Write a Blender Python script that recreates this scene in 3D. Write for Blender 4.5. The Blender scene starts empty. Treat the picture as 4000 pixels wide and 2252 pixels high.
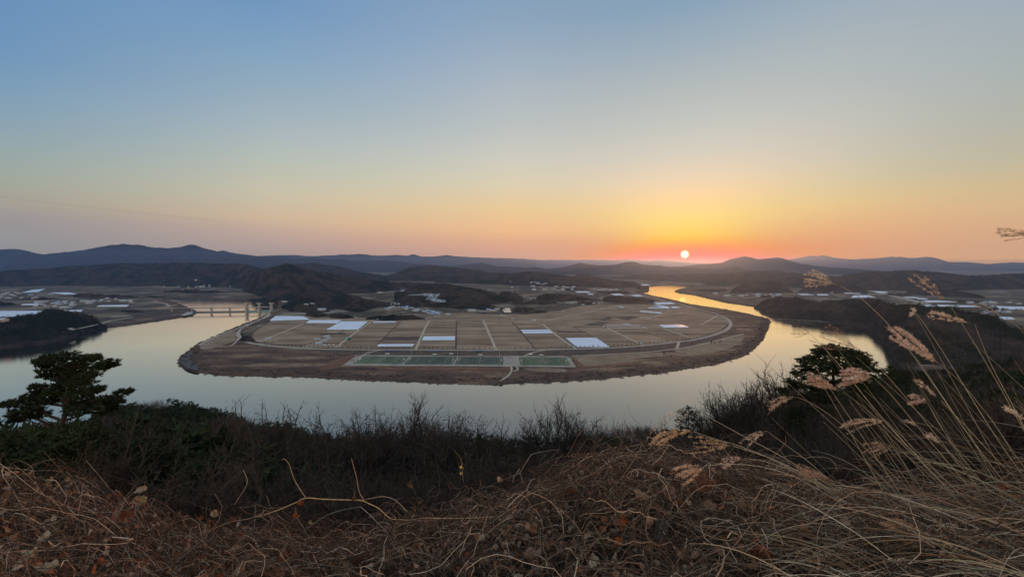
import bpy, bmesh, math, random
import numpy as np
from mathutils import Vector, Matrix
from mathutils.bvhtree import BVHTree

# ------------------------------------------------------------------ camera, sky, sun, exposure
H = 190.0                 # camera height above the river
F = 1500.0                # focal length in pixels of the 4000 px wide photograph
PITCH = math.atan(91.0 / 1500.0)
CP, SP = math.cos(PITCH), math.sin(PITCH)
sc = bpy.context.scene
col = sc.collection
cam_d = bpy.data.cameras.new('camera'); cam = bpy.data.objects.new('camera', cam_d); col.objects.link(cam)
cam.location = (0, 0, H); cam.rotation_euler = (math.pi / 2 - PITCH, 0, 0)
cam_d.sensor_width = 36.0; cam_d.lens = 13.5; cam_d.clip_start = 0.05; cam_d.clip_end = 90000
sc.camera = cam
sc.view_settings.view_transform = 'Standard'; sc.view_settings.look = 'None'
sc.view_settings.exposure = 0.0; sc.view_settings.gamma = 1.0
sc.render.engine = 'CYCLES'
cy = sc.cycles
cy.use_denoising = True; cy.max_bounces = 5; cy.diffuse_bounces = 2; cy.glossy_bounces = 3
cy.transparent_max_bounces = 8; cy.volume_bounces = 1; cy.transmission_bounces = 2
cy.sample_clamp_indirect = 4.0
cy.use_adaptive_sampling = False

def px_dir(px, py):
    v = 1126.0 - py
    return np.array([px - 2000.0, F * CP + v * SP, -F * SP + v * CP])
sd = px_dir(2675, 993); sd = sd / np.linalg.norm(sd)
SUN_EL = math.asin(sd[2]); SUN_AZ = math.atan2(sd[0], sd[1])

def lin(c):
    c = np.asarray(c, float) / 255.0
    return np.where(c <= 0.04045, c / 12.92, ((c + 0.055) / 1.055) ** 2.4)

world = bpy.data.worlds.new('World'); sc.world = world; world.use_nodes = True
wn, wl = world.node_tree.nodes, world.node_tree.links
wn.clear()
def WN(t, **k):
    n = wn.new(t)
    for a, b in k.items(): setattr(n, a, b)
    return n
def WM(op, a, b=None, clamp=False):
    n = WN('ShaderNodeMath', operation=op, use_clamp=clamp)
    for i, v in enumerate((a, b)):
        if v is None: continue
        if isinstance(v, (int, float)): n.inputs[i].default_value = v
        else: wl.new(v, n.inputs[i])
    return n.outputs[0]
tc = WN('ShaderNodeTexCoord')
sep = WN('ShaderNodeSeparateXYZ'); wl.new(tc.outputs['Generated'], sep.inputs[0])
X, Y, Z = sep.outputs
el = WM('MULTIPLY', WM('ARCSINE', Z), 180 / math.pi)
azd = WM('MULTIPLY', WM('ARCTAN2', X, Y), 180 / math.pi)
# sky colours: elevation bands seen at six compass bearings of the dawn sky
AIR_AWAY, AIR_SUN, FILL_GAIN = (0.11, 0.18, 0.34), (0.80, 0.40, 0.44), (3.4, 2.55, 1.85, 1)
SKYS = [
 (50,  [(0,(105,145,186)),(200,(112,150,186)),(350,(126,158,183)),(480,(140,163,177)),(580,(150,168,170)),(700,(162,169,158)),(780,(167,162,150)),(850,(156,151,152)),(960,(146,148,155))]),
 (1050,[(0,(112,150,190)),(200,(130,163,192)),(350,(148,172,188)),(500,(168,182,188)),(620,(182,190,180)),(750,(200,192,170)),(850,(206,182,156)),(900,(193,168,156)),(990,(165,152,156))]),
 (2000,[(0,(135,163,190)),(200,(155,175,195)),(350,(172,184,195)),(500,(187,193,192)),(620,(205,203,190)),(720,(219,206,178)),(820,(233,199,150)),(900,(235,186,142)),(950,(219,166,140)),(1005,(196,156,150))]),
 (2680,[(0,(140,163,185)),(200,(165,177,187)),(350,(185,188,187)),(480,(199,198,191)),(600,(218,206,190)),(700,(240,212,180)),(770,(255,214,160)),(850,(255,216,132)),(930,(255,208,95)),(975,(255,175,84)),(1010,(255,128,78))]),
 (3250,[(0,(148,168,186)),(200,(160,175,182)),(350,(172,180,182)),(500,(186,188,182)),(620,(197,193,177)),(720,(212,197,162)),(800,(229,194,144)),(900,(226,172,130)),(960,(214,157,130)),(1005,(200,150,134))]),
 (3930,[(0,(152,168,182)),(200,(162,174,178)),(350,(170,178,174)),(500,(180,180,168)),(620,(190,183,160)),(720,(206,184,147)),(800,(213,180,141)),(900,(209,167,137)),(1005,(194,156,142))]),
]
ELMAX = 40.0
elf = WM('DIVIDE', el, ELMAX, True)
ramps = []
for px, stops in SKYS:
    r = WN('ShaderNodeValToRGB'); r.color_ramp.interpolation = 'LINEAR'
    els = r.color_ramp.elements
    pts = []
    for py, c in stops:
        d = px_dir(px, py); e = math.degrees(math.asin(d[2] / np.linalg.norm(d)))
        pts.append((max(0, e) / ELMAX, lin(c)))
    pts.sort(key=lambda p: p[0])
    pts.append((1.0, lin((92, 132, 178)) * 0.5 + pts[-1][1] * 0.5))
    while len(els) > 1: els.remove(els[0])
    els[0].position = pts[0][0]; els[0].color = (*pts[0][1], 1)
    for p, c in pts[1:]:
        e = els.new(min(p, 1)); e.color = (*c, 1)
    wl.new(elf, r.inputs[0]); ramps.append((math.degrees(math.atan2(px_dir(px, 600)[0], px_dir(px, 600)[1])), r.outputs[0]))
def WMix(f, a, b, mode='MIX'):
    n = WN('ShaderNodeMix', data_type='RGBA', blend_type=mode)
    for s, v in ((n.inputs[0], f), (n.inputs[6], a), (n.inputs[7], b)):
        if isinstance(v, (int, float)): s.default_value = v
        elif isinstance(v, tuple): s.default_value = v
        else: wl.new(v, s)
    return n.outputs[2]
def WMap(v, a, b, smooth=False):
    n = WN('ShaderNodeMapRange', clamp=True)
    if smooth: n.interpolation_type = 'SMOOTHSTEP'
    wl.new(v, n.inputs[0]); n.inputs[1].default_value = a; n.inputs[2].default_value = b
    return n.outputs[0]
base = [ramps[i] for i in (0, 1, 2, 4, 5)]
c = base[0][1]
for i in range(1, len(base)):
    c = WMix(WMap(azd, base[i - 1][0], base[i][0]), c, base[i][1])
# glow column over the sun
sun_azd, sun_eld = math.degrees(SUN_AZ), math.degrees(SUN_EL)
da = WM('SUBTRACT', azd, sun_azd)
def gauss(v, s):
    q = WM('DIVIDE', v, s); return WM('EXPONENT', WM('MULTIPLY', WM('MULTIPLY', q, q), -1.0))
wid = WM('ADD', WM('MULTIPLY', WM('MAXIMUM', el, 0.0), 0.75), 5.2)
q = WM('DIVIDE', da, wid)
g = WM('EXPONENT', WM('MULTIPLY', WM('MULTIPLY', q, q), -1.0))
c = WMix(g, c, ramps[3][1])
# orange-red band hugging the horizon either side of the sun
g2 = WM('MULTIPLY', gauss(da, 12.0), gauss(WM('SUBTRACT', el, 0.9), 2.3))
c = WMix(WM('MULTIPLY', g2, 1.0), c, (*[float(x) for x in lin((255, 120, 40))], 1))
# sky behind the camera: warmed copy of a front sky ramp, little physical sky
nish = WN('ShaderNodeTexSky', sky_type='NISHITA'); nish.sun_disc = False
nish.sun_elevation = max(SUN_EL, 0.0); nish.sun_rotation = SUN_AZ
nish.altitude = 200; nish.dust_density = 3.0
back = WMix(1.0, nish.outputs[0], (1.1, 1.0, 0.95, 1), 'MULTIPLY')
backmix = WMix(0.15, WMix(1.0, base[1][1], (1.15, 0.97, 0.85, 1), 'MULTIPLY'), back)
c = WMix(WMap(WM('ABSOLUTE', azd), 70, 120, True), c, backmix)
# the haze box dims what lies behind it and adds its own airlight: the clear sky above it is given so
# that, seen through that air, it has the colours of the dawn
HAZE = 4.2e-5
path = WM('MINIMUM', WM('DIVIDE', 340.0, WM('MAXIMUM', Z, 0.004)), 33000.0)
Tr = WM('EXPONENT', WM('MULTIPLY', path, -HAZE))
air = WMix(gauss(da, 16.0), (*AIR_AWAY, 1), (*AIR_SUN, 1))
airs = WN('ShaderNodeVectorMath', operation='SCALE'); wl.new(air, airs.inputs[0]); wl.new(WM('SUBTRACT', 1.0, Tr), airs.inputs['Scale'])
sb = WN('ShaderNodeVectorMath', operation='SUBTRACT'); wl.new(c, sb.inputs[0]); wl.new(airs.outputs[0], sb.inputs[1])
dv = WN('ShaderNodeVectorMath', operation='SCALE'); wl.new(sb.outputs[0], dv.inputs[0]); wl.new(WM('DIVIDE', 1.0, Tr), dv.inputs['Scale'])
mxv = WN('ShaderNodeVectorMath', operation='MAXIMUM'); wl.new(dv.outputs[0], mxv.inputs[0]); mxv.inputs[1].default_value = (0.02, 0.02, 0.002); c = mxv.outputs[0]
# added fill light: unseen sky overhead and behind raised and warmed to brighten the ground
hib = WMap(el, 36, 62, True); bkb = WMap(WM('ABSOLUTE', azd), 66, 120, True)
c = WMix(WM('MAXIMUM', hib, bkb), c, WMix(1.0, c, FILL_GAIN, 'MULTIPLY'))
# faint cloud streak low at the left
stk = WM('MULTIPLY', gauss(WM('SUBTRACT', WM('ADD', el, WM('MULTIPLY', azd, 0.055)), 3.15), 0.10), WMap(azd, -28, -42, True))
c = WMix(WM('MULTIPLY', stk, 0.10), c, (0.12, 0.12, 0.16, 1))
# below the horizon: dim earth
c = WMix(WMap(el, -0.6, -4.0, True), c, (0.05, 0.045, 0.045, 1))
# the solar disc
vd = WN('ShaderNodeVectorMath', operation='DOT_PRODUCT'); wl.new(tc.outputs['Generated'], vd.inputs[0]); vd.inputs[1].default_value = tuple(float(x) for x in sd)
ang = WM('MULTIPLY', WM('ARCCOSINE', WM('MINIMUM', vd.outputs['Value'], 1.0)), 180 / math.pi)
c = WMix(WMap(ang, 0.66, 0.32, True), c, (2.6, 1.5, 0.5, 1))
c = WMix(WMap(ang, 0.38, 0.30, True), c, (26.0, 22.0, 14.0, 1))
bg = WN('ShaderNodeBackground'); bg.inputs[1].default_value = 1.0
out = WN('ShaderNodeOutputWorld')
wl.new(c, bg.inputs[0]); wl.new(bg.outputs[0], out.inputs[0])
try:
    world.cycles.sampling_method = 'MANUAL'; world.cycles.sample_map_resolution = 1024
except Exception: pass

sun_d = bpy.data.lights.new('sun', 'SUN'); sun = bpy.data.objects.new('sun', sun_d); col.objects.link(sun)
sun_d.energy = 2.8; sun_d.angle = math.radians(0.6); sun_d.color = (1.0, 0.33, 0.10)
sun.rotation_euler = Vector((-sd[0], -sd[1], -sd[2])).to_track_quat('-Z', 'Y').to_euler()

# ------------------------------------------------------------------ helpers
rng = np.random.default_rng(7)
def tan_dep(px, py):
    d = px_dir(px, py); return -d[2] / math.hypot(d[0], d[1])
def G(px, py, z=4.0):
    d = px_dir(px, py); t = (H - z) / -d[2]
    return np.array([d[0] * t, d[1] * t, z])
def Wp(px, py, depth):
    d = px_dir(px, py) / F
    return np.array([d[0] * depth, d[1] * depth, H + d[2] * depth])
def hashf(ix, iy, s):
    h = (ix.astype(np.int64) * 374761393 + iy.astype(np.int64) * 668265263 + s * 1442695041) & 0xffffffff
    h = ((h ^ (h >> 13)) * 1274126177) & 0xffffffff
    return ((h ^ (h >> 16)) & 0xffffffff) / 4294967295.0
def vnoise(x, y, s=0):
    ix, iy = np.floor(x), np.floor(y); fx, fy = x - ix, y - iy
    fx = fx * fx * (3 - 2 * fx); fy = fy * fy * (3 - 2 * fy)
    a, b = hashf(ix, iy, s), hashf(ix + 1, iy, s); c_, d = hashf(ix, iy + 1, s), hashf(ix + 1, iy + 1, s)
    return (a * (1 - fx) + b * fx) * (1 - fy) + (c_ * (1 - fx) + d * fx) * fy
def fbm(x, y, s=0, o=4):
    t, a, w = 0, 1.0, 0
    for k in range(o):
        t = t + a * vnoise(x * 2 ** k, y * 2 ** k, s + k * 17); w += a; a *= 0.5
    return t / w

def mesh_np(name, V, Fc, mat=None, parent=None, colors=None, smooth=False, loc=None):
    """Fc: (n,3) or (n,4) int array"""
    V = np.asarray(V, np.float32).reshape(-1, 3); Fc = np.asarray(Fc, np.int32)
    me = bpy.data.meshes.new(name)
    k = Fc.shape[1]; n = Fc.shape[0]
    me.vertices.add(len(V)); me.vertices.foreach_set('co', V.ravel())
    me.loops.add(n * k); me.loops.foreach_set('vertex_index', Fc.ravel())
    me.polygons.add(n); me.polygons.foreach_set('loop_start', np.arange(0, n * k, k, dtype=np.int32))
    try: me.polygons.foreach_set('loop_total', np.full(n, k, np.int32))
    except Exception: pass
    if smooth: me.polygons.foreach_set('use_smooth', np.ones(n, bool))
    me.update(calc_edges=True)
    if colors is not None:
        at = me.color_attributes.new('Col', 'FLOAT_COLOR', 'POINT')
        cc = np.ones((len(V), 4), np.float32); cc[:, :3] = colors
        at.data.foreach_set('color', cc.ravel())
    o = bpy.data.objects.new(name, me)
    if mat: me.materials.append(mat)
    col.objects.link(o)
    if parent: o.parent = parent
    if loc is not None: o.location = loc
    return o
def tag(o, label=None, cat=None, group=None, kind=None):
    if label: o['label'] = label
    if cat: o['category'] = cat
    if group: o['group'] = group
    if kind: o['kind'] = kind
    return o
def empty(name, loc, label=None, cat=None, group=None, rz=0.0):
    o = bpy.data.objects.new(name, None); col.objects.link(o); o.location = loc; o.rotation_euler = (0, 0, rz)
    o.empty_display_size = 0.1
    return tag(o, label, cat, group)
def copy_tree(o, loc=None, rz=None, scale=None, label=None, group=None):
    c_ = o.copy(); col.objects.link(c_)
    for ch in o.children:
        d = ch.copy(); col.objects.link(d); d.parent = c_
        for g_ in ch.children:
            e = g_.copy(); col.objects.link(e); e.parent = d
    if loc is not None: c_.location = loc
    if rz is not None: c_.rotation_euler = (0, 0, rz)
    if scale is not None: c_.scale = (scale,) * 3 if isinstance(scale, (int, float)) else scale
    if label: c_['label'] = label
    if group: c_['group'] = group
    return c_

class MB:
    """collects simple solids into one mesh"""
    def __init__(s): s.V = []; s.Q = []; s.T = []; s.n = 0
    def add(s, V, Q=(), T=()):
        V = np.asarray(V, float).reshape(-1, 3); s.V.append(V)
        for f in Q: s.Q.append([i + s.n for i in f])
        for f in T: s.T.append([i + s.n for i in f])
        s.n += len(V)
    def hexa(s, P):   # 4 bottom (ccw), 4 top
        s.add(P, [(0, 3, 2, 1), (4, 5, 6, 7), (0, 1, 5, 4), (1, 2, 6, 5), (2, 3, 7, 6), (3, 0, 4, 7)])
    def box(s, c_, size, rz=0.0):
        x, y, z = [v / 2 for v in size]; ca, sa = math.cos(rz), math.sin(rz)
        P = []
        for zz in (-z, z):
            for a, b in ((-x, -y), (x, -y), (x, y), (-x, y)):
                P.append((c_[0] + a * ca - b * sa, c_[1] + a * sa + b * ca, c_[2] + zz))
        s.hexa(P)
    def bar(s, a, b, w, h=None):
        a, b = np.array(a, float), np.array(b, float); h = h or w
        d = b - a; d /= np.linalg.norm(d)
        up = np.array([0, 0, 1.0]) if abs(d[2]) < 0.9 else np.array([1.0, 0, 0])
        r = np.cross(d, up); r /= np.linalg.norm(r); u = np.cross(r, d)
        P = []
        for p in (a, b):
            for i, j in ((-1, -1), (1, -1), (1, 1), (-1, 1)): P.append(p + r * i * w / 2 + u * j * h / 2)
        s.hexa(P)
    def cyl(s, c_, r0, r1, h, n=10):
        P = []
        for z, r in ((0, r0), (h, r1)):
            for i in range(n):
                a = 2 * math.pi * i / n; P.append((c_[0] + r * math.cos(a), c_[1] + r * math.sin(a), c_[2] + z))
        Q = [(i, (i + 1) % n, n + (i + 1) % n, n + i) for i in range(n)]
        T = [(n, n + i, n + i + 1) for i in range(1, n - 1)] + [(0, i + 1, i) for i in range(1, n - 1)]
        s.add(P, Q, T)
    def build(s, name, mat, parent=None):
        me = bpy.data.meshes.new(name); V = np.vstack(s.V)
        me.from_pydata([tuple(map(float, v)) for v in V], [], s.Q + s.T); me.update()
        o = bpy.data.objects.new(name, me); me.materials.append(mat); col.objects.link(o)
        if parent: o.parent = parent
        return o

def tubes(P, R, sides=3):
    """P (N,K,3), R (N,K) -> V, quads"""
    P = np.asarray(P, float); N, K, _ = P.shape
    T = np.gradient(P, axis=1); T /= (np.linalg.norm(T, axis=2, keepdims=True) + 1e-12)
    ref = np.where(np.abs(T[..., 2:3]) < 0.9, np.array([0, 0, 1.0]), np.array([1.0, 0, 0]))
    A = np.cross(T, ref); A /= (np.linalg.norm(A, axis=2, keepdims=True) + 1e-12); B = np.cross(T, A)
    th = np.arange(sides) * 2 * math.pi / sides
    V = P[:, :, None, :] + R[:, :, None, None] * (np.cos(th)[None, None, :, None] * A[:, :, None, :] + np.sin(th)[None, None, :, None] * B[:, :, None, :])
    n_, k_, s_ = np.meshgrid(np.arange(N), np.arange(K - 1), np.arange(sides), indexing='ij')
    b = n_ * K * sides; s2 = (s_ + 1) % sides
    Q = np.stack([b + k_ * sides + s_, b + k_ * sides + s2, b + (k_ + 1) * sides + s2, b + (k_ + 1) * sides + s_], -1).reshape(-1, 4)
    return V.reshape(-1, 3), Q
def q2t(Q):
    Q = np.asarray(Q); return np.vstack([Q[:, [0, 1, 2]], Q[:, [0, 2, 3]]])

# ------------------------------------------------------------------ materials
def new_mat(name):
    m = bpy.data.materials.new(name); m.use_nodes = True
    nt = m.node_tree; return m, nt.nodes, nt.links, nt.nodes['Principled BSDF']
def noise_mat(name, cols, scale, rough=0.9, detail=5.0, bump=0.0, bump_scale=None, stretch=None, spec=0.2, pos=None, extra=None):
    """cols: list of (position, rgb linear)"""
    m, n, l, p = new_mat(name)
    g_ = n.new('ShaderNodeNewGeometry')
    src = g_.outputs['Position']
    if stretch:
        mp = n.new('ShaderNodeMapping'); mp.inputs['Scale'].default_value = stretch; l.new(src, mp.inputs[0]); src = mp.outputs[0]
    t = n.new('ShaderNodeTexNoise'); t.inputs['Scale'].default_value = scale; t.inputs['Detail'].default_value = detail
    l.new(src, t.inputs[0])
    r = n.new('ShaderNodeValToRGB'); e = r.color_ramp.elements
    while len(e) > 1: e.remove(e[0])
    e[0].position = cols[0][0]; e[0].color = (*cols[0][1], 1)
    for q_, c_ in cols[1:]: x = e.new(q_); x.color = (*c_, 1)
    l.new(t.outputs[0], r.inputs[0]); cout = r.outputs[0]
    if extra:   # (scale, amount): fine value variation
        t2 = n.new('ShaderNodeTexNoise'); t2.inputs['Scale'].default_value = extra[0]; t2.inputs['Detail'].default_value = 3; l.new(g_.outputs['Position'], t2.inputs[0])
        mr = n.new('ShaderNodeMapRange'); mr.inputs[1].default_value = 0.3; mr.inputs[2].default_value = 0.7
        mr.inputs[3].default_value = 1 - extra[1]; mr.inputs[4].default_value = 1 + extra[1]; l.new(t2.outputs[0], mr.inputs[0])
        mx = n.new('ShaderNodeVectorMath'); mx.operation = 'SCALE'; l.new(cout, mx.inputs[0]); l.new(mr.outputs[0], mx.inputs['Scale']); cout = mx.outputs[0]
    l.new(cout, p.inputs['Base Color'])
    p.inputs['Roughness'].default_value = rough; p.inputs['Specular IOR Level'].default_value = spec
    if bump:
        b = n.new('ShaderNodeBump'); b.inputs['Strength'].default_value = 1.0; b.inputs['Distance'].default_value = bump
        t3 = n.new('ShaderNodeTexNoise'); t3.inputs['Scale'].default_value = bump_scale or scale * 4; t3.inputs['Detail'].default_value = 3
        l.new(g_.outputs['Position'], t3.inputs[0]); l.new(t3.outputs[0], b.inputs['Height']); l.new(b.outputs[0], p.inputs['Normal'])
    return m
def plain(name, rgb, rough=0.7, spec=0.3, metal=0.0, var=0.12, vscale=0.3):
    a = [x * (1 - var) for x in rgb]; b = [min(1, x * (1 + var)) for x in rgb]
    m = noise_mat(name, [(0.35, a), (0.65, b)], vscale, rough, spec=spec)
    m.node_tree.nodes['Principled BSDF'].inputs['Metallic'].default_value = metal
    return m
def attr_mat(name, rough=0.8, spec=0.2, var=0.25, vscale=40.0, sheen=0.0, trans=0.0):
    m, n, l, p = new_mat(name)
    a = n.new('ShaderNodeVertexColor'); a.layer_name = 'Col'
    g_ = n.new('ShaderNodeNewGeometry')
    t = n.new('ShaderNodeTexNoise'); t.inputs['Scale'].default_value = vscale; t.inputs['Detail'].default_value = 4; l.new(g_.outputs['Position'], t.inputs[0])
    mr = n.new('ShaderNodeMapRange'); mr.inputs[1].default_value = 0.3; mr.inputs[2].default_value = 0.7; mr.inputs[3].default_value = 1 - var; mr.inputs[4].default_value = 1 + var
    l.new(t.outputs[0], mr.inputs[0])
    mx = n.new('ShaderNodeVectorMath'); mx.operation = 'SCALE'; l.new(a.outputs[0], mx.inputs[0]); l.new(mr.outputs[0], mx.inputs['Scale'])
    l.new(mx.outputs[0], p.inputs['Base Color']); p.inputs['Roughness'].default_value = rough; p.inputs['Specular IOR Level'].default_value = spec
    if trans:
        tr = n.new('ShaderNodeBsdfTranslucent'); l.new(mx.outputs[0], tr.inputs[0])
        ms = n.new('ShaderNodeMixShader'); ms.inputs[0].default_value = trans
        l.new(p.outputs[0], ms.inputs[1]); l.new(tr.outputs[0], ms.inputs[2])
        l.new(ms.outputs[0], n['Material Output'].inputs['Surface'])
    return m

M = {}
M['forest'] = noise_mat('winter_forest', [(0.36, (0.009, 0.014, 0.011)), (0.47, (0.017, 0.017, 0.016)), (0.56, (0.038, 0.031, 0.027)), (0.66, (0.022, 0.019, 0.018)), (0.75, (0.045, 0.037, 0.032))], 0.010, 0.95, 6, bump=5.0, bump_scale=0.07, spec=0.0, extra=(0.05, 0.35))
M['forest_far'] = noise_mat('far_forest', [(0.35, (0.011, 0.016, 0.014)), (0.65, (0.024, 0.023, 0.021))], 0.002, 0.95, 5, bump=14.0, bump_scale=0.012, spec=0.0)
M['road'] = plain('concrete_road', (0.30, 0.27, 0.25), 0.9, 0.1)
M['asphalt'] = plain('worn_asphalt', (0.17, 0.165, 0.17), 0.9, 0.1)
M['track'] = plain('pale_farm_track', (0.36, 0.30, 0.25), 0.95, 0.05)
M['ditch'] = plain('ditch_soil', (0.075, 0.06, 0.052), 0.95, 0.05)
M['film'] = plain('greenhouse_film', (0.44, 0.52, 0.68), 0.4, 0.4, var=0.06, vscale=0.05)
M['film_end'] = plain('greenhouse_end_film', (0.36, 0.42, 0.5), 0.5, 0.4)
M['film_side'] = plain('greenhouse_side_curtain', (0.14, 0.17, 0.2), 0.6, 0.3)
M['white'] = plain('white_paint', (0.72, 0.72, 0.7), 0.6)
M['concrete'] = plain('pale_concrete', (0.26, 0.26, 0.27), 0.85, 0.2)
M['dark_concrete'] = plain('wet_concrete', (0.10, 0.12, 0.14), 0.7, 0.3)
M['turf'] = noise_mat('artificial_turf', [(0.4, (0.060, 0.088, 0.062)), (0.6, (0.092, 0.118, 0.082))], 0.05, 0.9, stretch=(1.0, 0.18, 1), spec=0.1)
M['turf_dark'] = noise_mat('worn_grey_turf', [(0.4, (0.048, 0.064, 0.056)), (0.6, (0.064, 0.080, 0.068))], 0.05, 0.9, stretch=(1.0, 0.18, 1), spec=0.1)
M['apron'] = plain('gravel_apron', (0.26, 0.235, 0.22), 0.95, 0.05, var=0.2, vscale=0.06)
M['metal'] = plain('grey_metal', (0.42, 0.43, 0.44), 0.5, 0.4, 0.3)
M['bluepaint'] = plain('blue_seats', (0.05, 0.08, 0.24), 0.6)
M['solar'] = plain('solar_glass', (0.55, 0.57, 0.6), 0.25, 0.8, 0.6, var=0.03)
M['wall_w'] = plain('cream_wall', (0.26, 0.25, 0.25), 0.85, var=0.06)
M['roof_blue'] = plain('blue_sheet_roof', (0.16, 0.27, 0.46), 0.55, 0.4)
M['roof_pale'] = plain('pale_sheet_roof', (0.27, 0.33, 0.40), 0.5, 0.4)
M['roof_grey'] = plain('grey_tile_roof', (0.24, 0.24, 0.27), 0.7)
M['glass'] = plain('window_glass', (0.05, 0.06, 0.08), 0.15, 0.6)
M['green_film'] = plain('green_sheet', (0.10, 0.27, 0.20), 0.5)
M['bark'] = noise_mat('bark', [(0.35, (0.022, 0.018, 0.016)), (0.65, (0.05, 0.041, 0.036))], 3.0, 0.9, spec=0.05)
M['twig'] = noise_mat('bare_twigs', [(0.35, (0.024, 0.020, 0.018)), (0.65, (0.060, 0.049, 0.043))], 0.6, 0.9, spec=0.05)
M['needle'] = noise_mat('pine_needles', [(0.35, (0.010, 0.017, 0.009)), (0.65, (0.026, 0.036, 0.017))], 1.2, 0.8, spec=0.1)
M['attr'] = attr_mat('dry_growth', 0.75, 0.25)
M['attr_soft'] = attr_mat('plume_fluff', 0.8, 0.1, trans=0.45)
M['attr_leaf'] = attr_mat('dead_leaf', 0.65, 0.3, trans=0.35, vscale=60)
M['attr_wood'] = attr_mat('wooded_slope', 0.9, 0.02, var=0.2, vscale=1.5)

# plain: patchwork of dry paddies and scrub; the zone attribute marks riverside scrub
def ground_mat():
    m, n, l, p = new_mat('river_plain')
    g_ = n.new('ShaderNodeNewGeometry'); P = g_.outputs['Position']
    def mapping(sc_, rz):
        mp = n.new('ShaderNodeMapping'); mp.inputs['Scale'].default_value = sc_; mp.inputs['Rotation'].default_value = (0, 0, rz); l.new(P, mp.inputs[0]); return mp.outputs[0]
    def ramp(src, cs, interp='LINEAR'):
        r = n.new('ShaderNodeValToRGB'); e = r.color_ramp.elements; r.color_ramp.interpolation = interp
        while len(e) > 1: e.remove(e[0])
        e[0].position = cs[0][0]; e[0].color = (*cs[0][1], 1)
        for q_, c_ in cs[1:]: x = e.new(q_); x.color = (*c_, 1)
        l.new(src, r.inputs[0]); return r.outputs[0]
    def noise(sc_, det, src=None):
        t = n.new('ShaderNodeTexNoise'); t.inputs['Scale'].default_value = sc_; t.inputs['Detail'].default_value = det
        l.new(src or P, t.inputs[0]); return t.outputs[0]
    def mix(f, a, b, mode='MIX'):
        x = n.new('ShaderNodeMix'); x.data_type = 'RGBA'; x.blend_type = mode
        for s, v in ((x.inputs[0], f), (x.inputs[6], a), (x.inputs[7], b)):
            if isinstance(v, float): s.default_value = v
            elif isinstance(v, tuple): s.default_value = v
            else: l.new(v, s)
        return x.outputs[2]
    v = n.new('ShaderNodeTexVoronoi'); v.distance = 'CHEBYCHEV'; v.inputs['Scale'].default_value = 1.0; v.inputs['Randomness'].default_value = 0.75
    l.new(mapping((1 / 120.0, 1 / 55.0, 1), 0.15), v.inputs['Vector'])
    sepc = n.new('ShaderNodeSeparateColor'); l.new(v.outputs['Color'], sepc.inputs[0])
    patch = ramp(sepc.outputs[0], [(0.0, (0.105, 0.082, 0.066)), (0.3, (0.15, 0.118, 0.092)), (0.55, (0.185, 0.150, 0.118)), (0.8, (0.12, 0.105, 0.085)), (0.93, (0.22, 0.20, 0.18))], 'CONSTANT')
    grove = ramp(noise(0.0050, 5), [(0.455, (0, 0, 0)), (0.50, (1, 1, 1))])
    woods = ramp(noise(0.03, 4), [(0.35, (0.035, 0.034, 0.03)), (0.65, (0.085, 0.066, 0.055))])
    c1 = mix(grove, patch, woods)
    scrub = ramp(noise(1.0, 6, mapping((0.009, 0.03, 1), -0.1)), [(0.34, (0.05, 0.036, 0.033)), (0.47, (0.088, 0.058, 0.048)), (0.56, (0.13, 0.085, 0.064)), (0.66, (0.20, 0.145, 0.11))])
    zc = n.new('ShaderNodeVertexColor'); zc.layer_name = 'Col'
    zs = n.new('ShaderNodeSeparateColor'); l.new(zc.outputs[0], zs.inputs[0])
    c2 = mix(zs.outputs[0], c1, scrub)
    c3 = mix(zs.outputs[1], c2, (0.055, 0.042, 0.038, 1))       # dark willow belt at the water's edge
    fine = n.new('ShaderNodeMapRange'); l.new(noise(0.12, 5), fine.inputs[0]); fine.inputs[1].default_value = 0.3; fine.inputs[2].default_value = 0.7
    fine.inputs[3].default_value = 0.75; fine.inputs[4].default_value = 1.25
    s_ = n.new('ShaderNodeVectorMath'); s_.operation = 'SCALE'; l.new(c3, s_.inputs[0]); l.new(fine.outputs[0], s_.inputs['Scale'])
    l.new(s_.outputs[0], p.inputs['Base Color']); p.inputs['Roughness'].default_value = 0.95; p.inputs['Specular IOR Level'].default_value = 0.05
    b = n.new('ShaderNodeBump'); b.inputs['Distance'].default_value = 1.5; b.inputs['Strength'].default_value = 1.0
    l.new(noise(0.15, 4), b.inputs['Height']); l.new(b.outputs[0], p.inputs['Normal'])
    return m
M['ground'] = ground_mat()

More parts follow.
